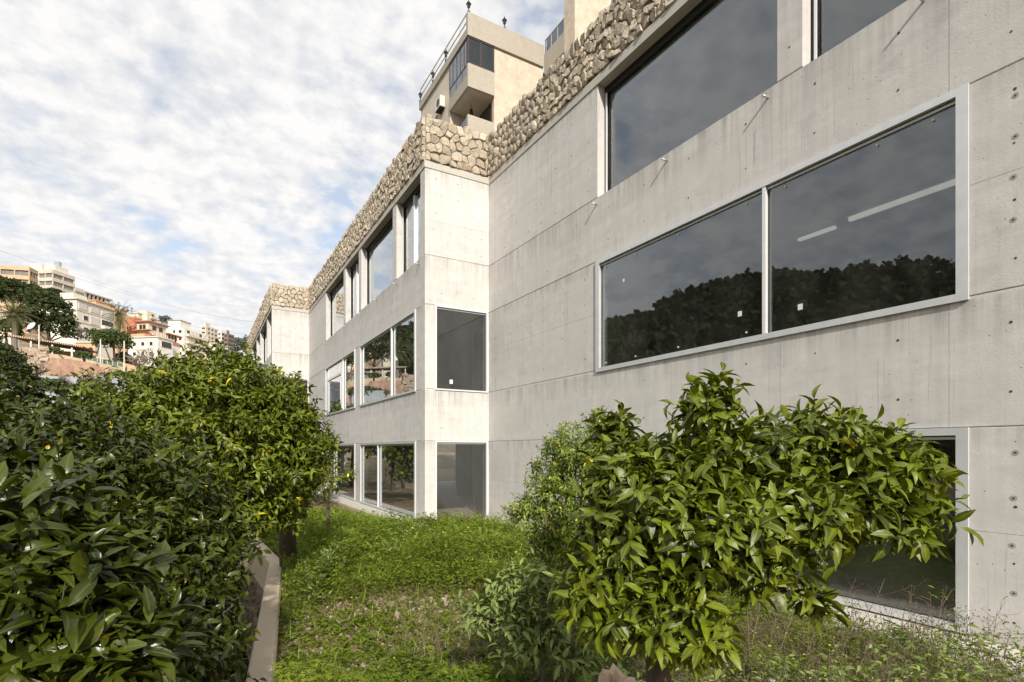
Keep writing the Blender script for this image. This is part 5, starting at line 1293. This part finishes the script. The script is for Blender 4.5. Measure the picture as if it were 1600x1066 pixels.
# stones tumbling beside the terrace
for i in range(150):
    f = rng.random(); q = P(22+f*48+rng.uniform(-6, 6), 545+rng.random()*50, 58); q.z = max(q.z, hz(q.x, q.y)); s = rng.uniform(.14, .42)
    mb = MB(); mb.add([q+Vector((a*s*rng.uniform(.6,1.2), b_*s*rng.uniform(.6,1.2), c_*s*.6*rng.uniform(.6,1.2))) for a in (-1,1) for b_ in (-1,1) for c_ in (-1,1)], [(0,1,3,2),(4,6,7,5),(0,4,5,1),(2,3,7,6),(0,2,6,4),(1,5,7,3)])
    if i == 0: rk = root('rubble_bank', tuple(q), 'heap of pale tumbled boulders left of the pink retaining wall', 'rocks')
    mb.build('boulder', M['gravel'], rk)

# ---- hill vegetation
M['far_dark'] = leaf_mat('far_dark_leaf', (.018,.026,.010), (.050,.066,.020), (.2,.2,.05), rough=.7, spec=.2, trans=.1)
M['far_mid'] = leaf_mat('far_mid_leaf', (.030,.050,.014), (.075,.105,.030), (.2,.2,.05), rough=.7, spec=.2, trans=.1)
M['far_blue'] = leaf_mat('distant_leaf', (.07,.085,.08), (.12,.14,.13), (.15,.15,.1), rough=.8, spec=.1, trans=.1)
M['frond'] = leaf_mat('palm_frond', (.10,.11,.035), (.24,.24,.09), (.4,.35,.15), rough=.6, spec=.3)
M['bare'] = simple('bare_twig', (.27,.22,.17), .95, var=.2, vscale=1)
FT3 = [LT3[0]]
def blob_mesh(lobes, Lf, dens, seed, mat, name='crown', off_=(0,0,0)):
    g = np.random.default_rng(seed); V = []
    for c, rx, rd, rz in lobes:
        n = int(dens*(rx*rz+rx*rd)*4/(Lf*Lf)); u = g.normal(size=(n, 3)); u /= np.linalg.norm(u, axis=1, keepdims=True); u[:, 2] = np.where(u[:, 2] < -.5, -u[:, 2], u[:, 2])
        lump = np.array([1+.22*mn.noise(Vector(q)*2.6+Vector((seed, 0, 0))) for q in u.tolist()]); w = u*(lump*g.uniform(.7, 1.05, n))[:, None]
        V.append((np.array(c)+np.outer(w[:, 0]*rx, RT)+np.outer(w[:, 1]*rd, FW)+np.outer(w[:, 2]*rz, [0, 0, 1.]), u))
    p = np.concatenate([a for a, _ in V]); u = np.concatenate([b_ for _, b_ in V]); n = len(p)
    v, f = inst((np.array([(-.5,0,0),(.5,0,0),(.4,.9,.1),(-.4,.9,-.1)], dtype=np.float32), np.array([(0,1,2,3)], dtype=np.int32)), p-np.array(off_), basis(u*.5+g.normal(size=(n, 3)), u+g.normal(size=(n, 3))*.5), Lf*g.uniform(.6, 1.3, n))
    return npmesh(name, v, f, mat, False, np.repeat(np.clip(g.normal(size=n)*.2+.42, 0, .9), 4))
def ftree(px_, yb, D, spec, label, mat='far_dark', Lf=.34, dens=2.3, cat='tree', name='evergreen_tree', group='evergreen trees on the slope', seed=None):
    """spec: (px, py, rx, ry) lobes"""
    seed = seed or int(px_*7+yb); b_ = P(px_, yb, D); b_.z = min(b_.z, hz(b_.x, b_.y)+.5)-.3
    rt = root(name, tuple(b_), label, cat, group); k = D/841
    lo = [(P(a, y, D), rx*k, rx*k*.9, ry*k) for a, y, rx, ry in spec]
    tag(link('crown', blob_mesh(lo, Lf, dens, seed, M[mat], off_=b_), rt), kind='stuff')
    mb = MB(); c = lo[0][0]; mb.tube([b_, (b_+c)/2+Vector((.2,.1,0)), c], [.28, .22, .12], 6)
    for c2, *_ in lo[1:]: mb.tube([(b_+c)/2, c2], [.14, .05], 5)
    mb.build('trunk', M['bark'], rt)
ftree(75, 525, 92, [(75,490,34,28),(45,505,26,20),(98,512,22,20),(70,470,22,14),(110,522,14,12)], 'large dark evergreen tree left of the big white house')
ftree(20, 460, 120, [(20,458,40,18),(60,466,30,14),(0,448,24,14),(-20,455,30,20)], 'dark evergreen trees under the ochre block', seed=5)
ftree(6, 590, 40, [(4,580,34,40),(28,590,22,24),(-20,560,30,34)], 'dark olive tree at the left edge below the canopy house', Lf=.16)
ftree(10, 520, 85, [(8,516,22,16)], 'small green tree left of the canopy', 'far_mid')
ftree(177, 556, 76, [(177,530,24,14),(162,536,14,12),(192,538,14,12)], 'round green tree between the two white poles', 'far_mid', Lf=.2)
ftree(150, 538, 95, [(147,526,12,11),(158,532,8,8)], 'small green tree at the foot of the white house', 'far_mid', Lf=.25)
ftree(190, 560, 80, [(192,560,12,9),(205,566,8,6)], 'low dark shrub beside the right white pole', Lf=.2)
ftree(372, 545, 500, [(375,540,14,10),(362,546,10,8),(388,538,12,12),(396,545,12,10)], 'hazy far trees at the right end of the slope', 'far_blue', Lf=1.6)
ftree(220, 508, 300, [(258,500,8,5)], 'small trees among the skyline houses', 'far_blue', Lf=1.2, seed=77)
ftree(78, 466, 180, [(85,460,14,9)], 'small dark tree above the white house roof', Lf=.5)
ftree(130, 545, 66, [(131,556,12,6),(85,548,10,5),(66,566,10,4)], 'green shrubs growing along the terrace wall', 'far_mid', Lf=.2)
ftree(190, 590, 54, [(190,592,28,9),(150,596,20,8),(215,596,20,9)], 'hedge at the foot of the dusty pink wall', 'far_mid', Lf=.2)
ftree(140, 610, 40, [(150,606,26,12),(115,612,24,12),(80,606,26,14)], 'scrubby green bushes behind the orange trees', 'far_mid', Lf=.16)
def palm(px_, yc, D, yb, r, label, droopk=1.0, seed=1):
    g = random.Random(seed); c = P(px_, yc, D); b_ = P(px_, yb, D); b_.z = min(b_.z, hz(b_.x, b_.y)+.3)-.2
    rt = root('palm_tree', tuple(b_), label, 'palm tree', 'palm trees on the slope'); MB().tube([b_, (b_+c)/2, c], [.45, .36, .4], 8).build('trunk', M['bark2'], rt)
    for k in range(46):
        a = k*2.399; e = R(75-125*(k/46)**1.0*droopk); R_ = r*g.uniform(.85, 1.1); mb = MB(); prev = c; d = Vector((cos(a)*cos(e), sin(a)*cos(e), sin(e))); pts = [c]
        for s in range(5): pts.append(pts[-1]+d*R_/5); d = (d+Vector((0,0,-.22))).normalized()
        sd_ = Vector((-sin(a), cos(a), 0))
        for s in range(5):
            for q in range(3):
                w = pts[s]+(pts[s+1]-pts[s])*q/3; ln = R_*.22*(1-((s+q/3)/5-.4)**2*1.6); dn = (pts[s+1]-pts[s]).normalized()
                for sg_ in (-1, 1):
                    tip = w + (sd_*sg_*.8+dn*.6+Vector((0,0,-.35)))*ln; mb.add([w, w+dn*.12, tip], [(0,1,2)])
        mb.tube(pts, [.04,.03,.025,.02,.01,.005], 3, False); mb.build('frond', M['frond'], rt)
palm(23, 492, 84, 530, 3.6, 'broad palm tree left of the dark evergreen', 1.0, 1)
palm(186, 492, 140, 525, 4.3, 'shaggy palm tree at the right end of the white house', 1.3, 2)
def bare(px_, yb, D, hp, label, seed, n0=5, name='bare_tree'):
    g = random.Random(seed); b_ = P(px_, yb, D); h_ = hp*D/841; rt = root(name, tuple(b_), label, 'bare tree', 'leafless trees on the slope'); mb = MB()
    def grow(p, d, l, r, lev):
        e = p+d*l*.5+Vector((g.gauss(0,.05), g.gauss(0,.05), 0))*l; f = e+(d+Vector((g.gauss(0,.15), g.gauss(0,.15), .05))).normalized()*l*.5
        r = max(r, D*.00042); mb.tube([p, e, f], [r, r*.8, r*.6], 4 if lev else 6, False)
        if lev >= 5: return
        for k in range(3 if lev else n0):
            dd = (d + Vector((g.gauss(0,.55), g.gauss(0,.55), g.gauss(.12,.3)))).normalized(); grow(p+(f-p)*g.uniform(.45, 1), dd, l*g.uniform(.55,.8), r*.55, lev+1)
    grow(b_, Vector((0,0,1)), h_*.36, h_*.022, 0); mb.build('branch', M['bare'], rt)
bare(140, 628, 36, 60, 'bare tree standing over the orange tops, before the pale wall', 3)
bare(95, 620, 40, 44, 'thin bare tree left of the taller bare one', 4)
bare(170, 612, 48, 40, 'bare tree right of the taller bare one', 14)
bare(60, 600, 44, 46, 'slanting bare sapling by the boulders', 8, 3)
bare(215, 590, 62, 46, 'bare tree below the low white house', 5)
bare(240, 590, 66, 48, 'dense leafless tree in front of the veranda house', 6, 6)
bare(262, 588, 72, 36, 'leafless tree beside the tree tops, farthest right', 7)
bare(125, 530, 90, 22, 'small leafless tree at the white house corner', 9)
bare(300, 590, 90, 34, 'leafless scrub peeking between the tree tops', 10)
# woods over the hill outside the frame, seen in the panes
g = np.random.default_rng(3); proto = []
wood_l = []
for i in range(1500):
    ph = g.uniform(-128, -46.5); r_ = 45+330*g.random()**.75; a = R(ph+30); x, y = r_*sin(a), r_*cos(a)
    if ph > -52 and r_ < 140 and g.random() < .5: continue
    wood_l.append((x, y, hz(x, y), g.uniform(2.2, 4.6)*(1+r_/400)))
W_ = np.array(wood_l); V, F, T_ = [], [], []; o_ = 0; n = 80
for x, y, z, s in wood_l:
    m = n; u = g.normal(size=(m, 3)); u /= np.linalg.norm(u, axis=1, keepdims=True); u[:, 2] = np.abs(u[:, 2])*1.0-.15
    p = np.array([x, y, z+s*.75])+u*s*g.uniform(.7, 1.05, (m, 1))
    v, f = inst((np.array([(-.5,0,0),(.5,0,0),(.45,.9,.1),(-.4,.9,-.1)], dtype=np.float32), np.array([(0,1,2,3)], dtype=np.int32)), p, basis(u*.3+g.normal(size=(m, 3)), u+g.normal(size=(m, 3))*.4), s*g.uniform(.22, .48, m))
    V.append(v); F.append(f+o_); o_ += len(v); T_.append(np.repeat(np.clip(g.normal(size=m)*.15+g.uniform(.2,.6), 0, .9), 4))
tag(link('woods', npmesh('woods', np.concatenate(V), np.concatenate(F), M['far_dark'], False, np.concatenate(T_))), kind='stuff')
# orchard on the lower terrace, mirrored in the ground floor panes
for i, (x, c, r_, hh_) in enumerate(((-9.5, 13.5, 1.9, 1.1), (-12.5, 17.5, 2.2, 1.5), (-8.6, 19.5, 1.9, 1.6), (-15.5, 13.0, 2.2, .9), (-17, 22, 2.4, 2.2), (-11.5, 24.5, 2.2, 2.6), (-10.5, 8.5, 1.9, .3), (-13.0, 29, 2.4, 2.8), (-18.5, 30, 2.6, 3.2))):
    b_ = C(x, c); b_.z = hz(b_.x, b_.y)-.1; rt = root('orchard_tree', tuple(b_), 'round orange tree in the orchard behind the tall dense tree', 'tree', 'orchard trees beyond the coping wall')
    ctr = C(x, c, hh_); lo = [(ctr, r_, r_, r_*.8), (ctr+Vector((.9, .5, .5)), r_*.6, r_*.6, r_*.5), (ctr+Vector((-.9, -.6, .2)), r_*.6, r_*.6, r_*.55)]
    tag(link('crown', blob_mesh(lo, .17, 1.5, 60+i, M['leaf_m'], off_=b_), rt), kind='stuff'); MB().tube([b_, b_+(ctr-b_)*.5+Vector((.1, .1, 0)), ctr], [.14, .11, .06], 7).build('trunk', M['bark'], rt)
# overhead cables
M['cable'] = simple('cable', (.22,.22,.22), .8)
for i, (a, b_, lab) in enumerate((((-60,368,120),(420,505,260),'upper thin power line sloping across the sky'), ((-60,392,110),(420,525,240),'middle thin power line sloping across the sky'),
                                  ((120,428,160),(430,503,330),'lowest thin power line, over the skyline roofs'))):
    A_, B_ = P(*a), P(*b_); pts = [A_+(B_-A_)*k/14+Vector((0,0,-4*(k/14)*(1-k/14)*4)) for k in range(15)]
    tag(MB().tube(pts, .022, 4, False).build('power_line', M['cable'], None, off=tuple(A_)), lab, 'cable', 'power lines')
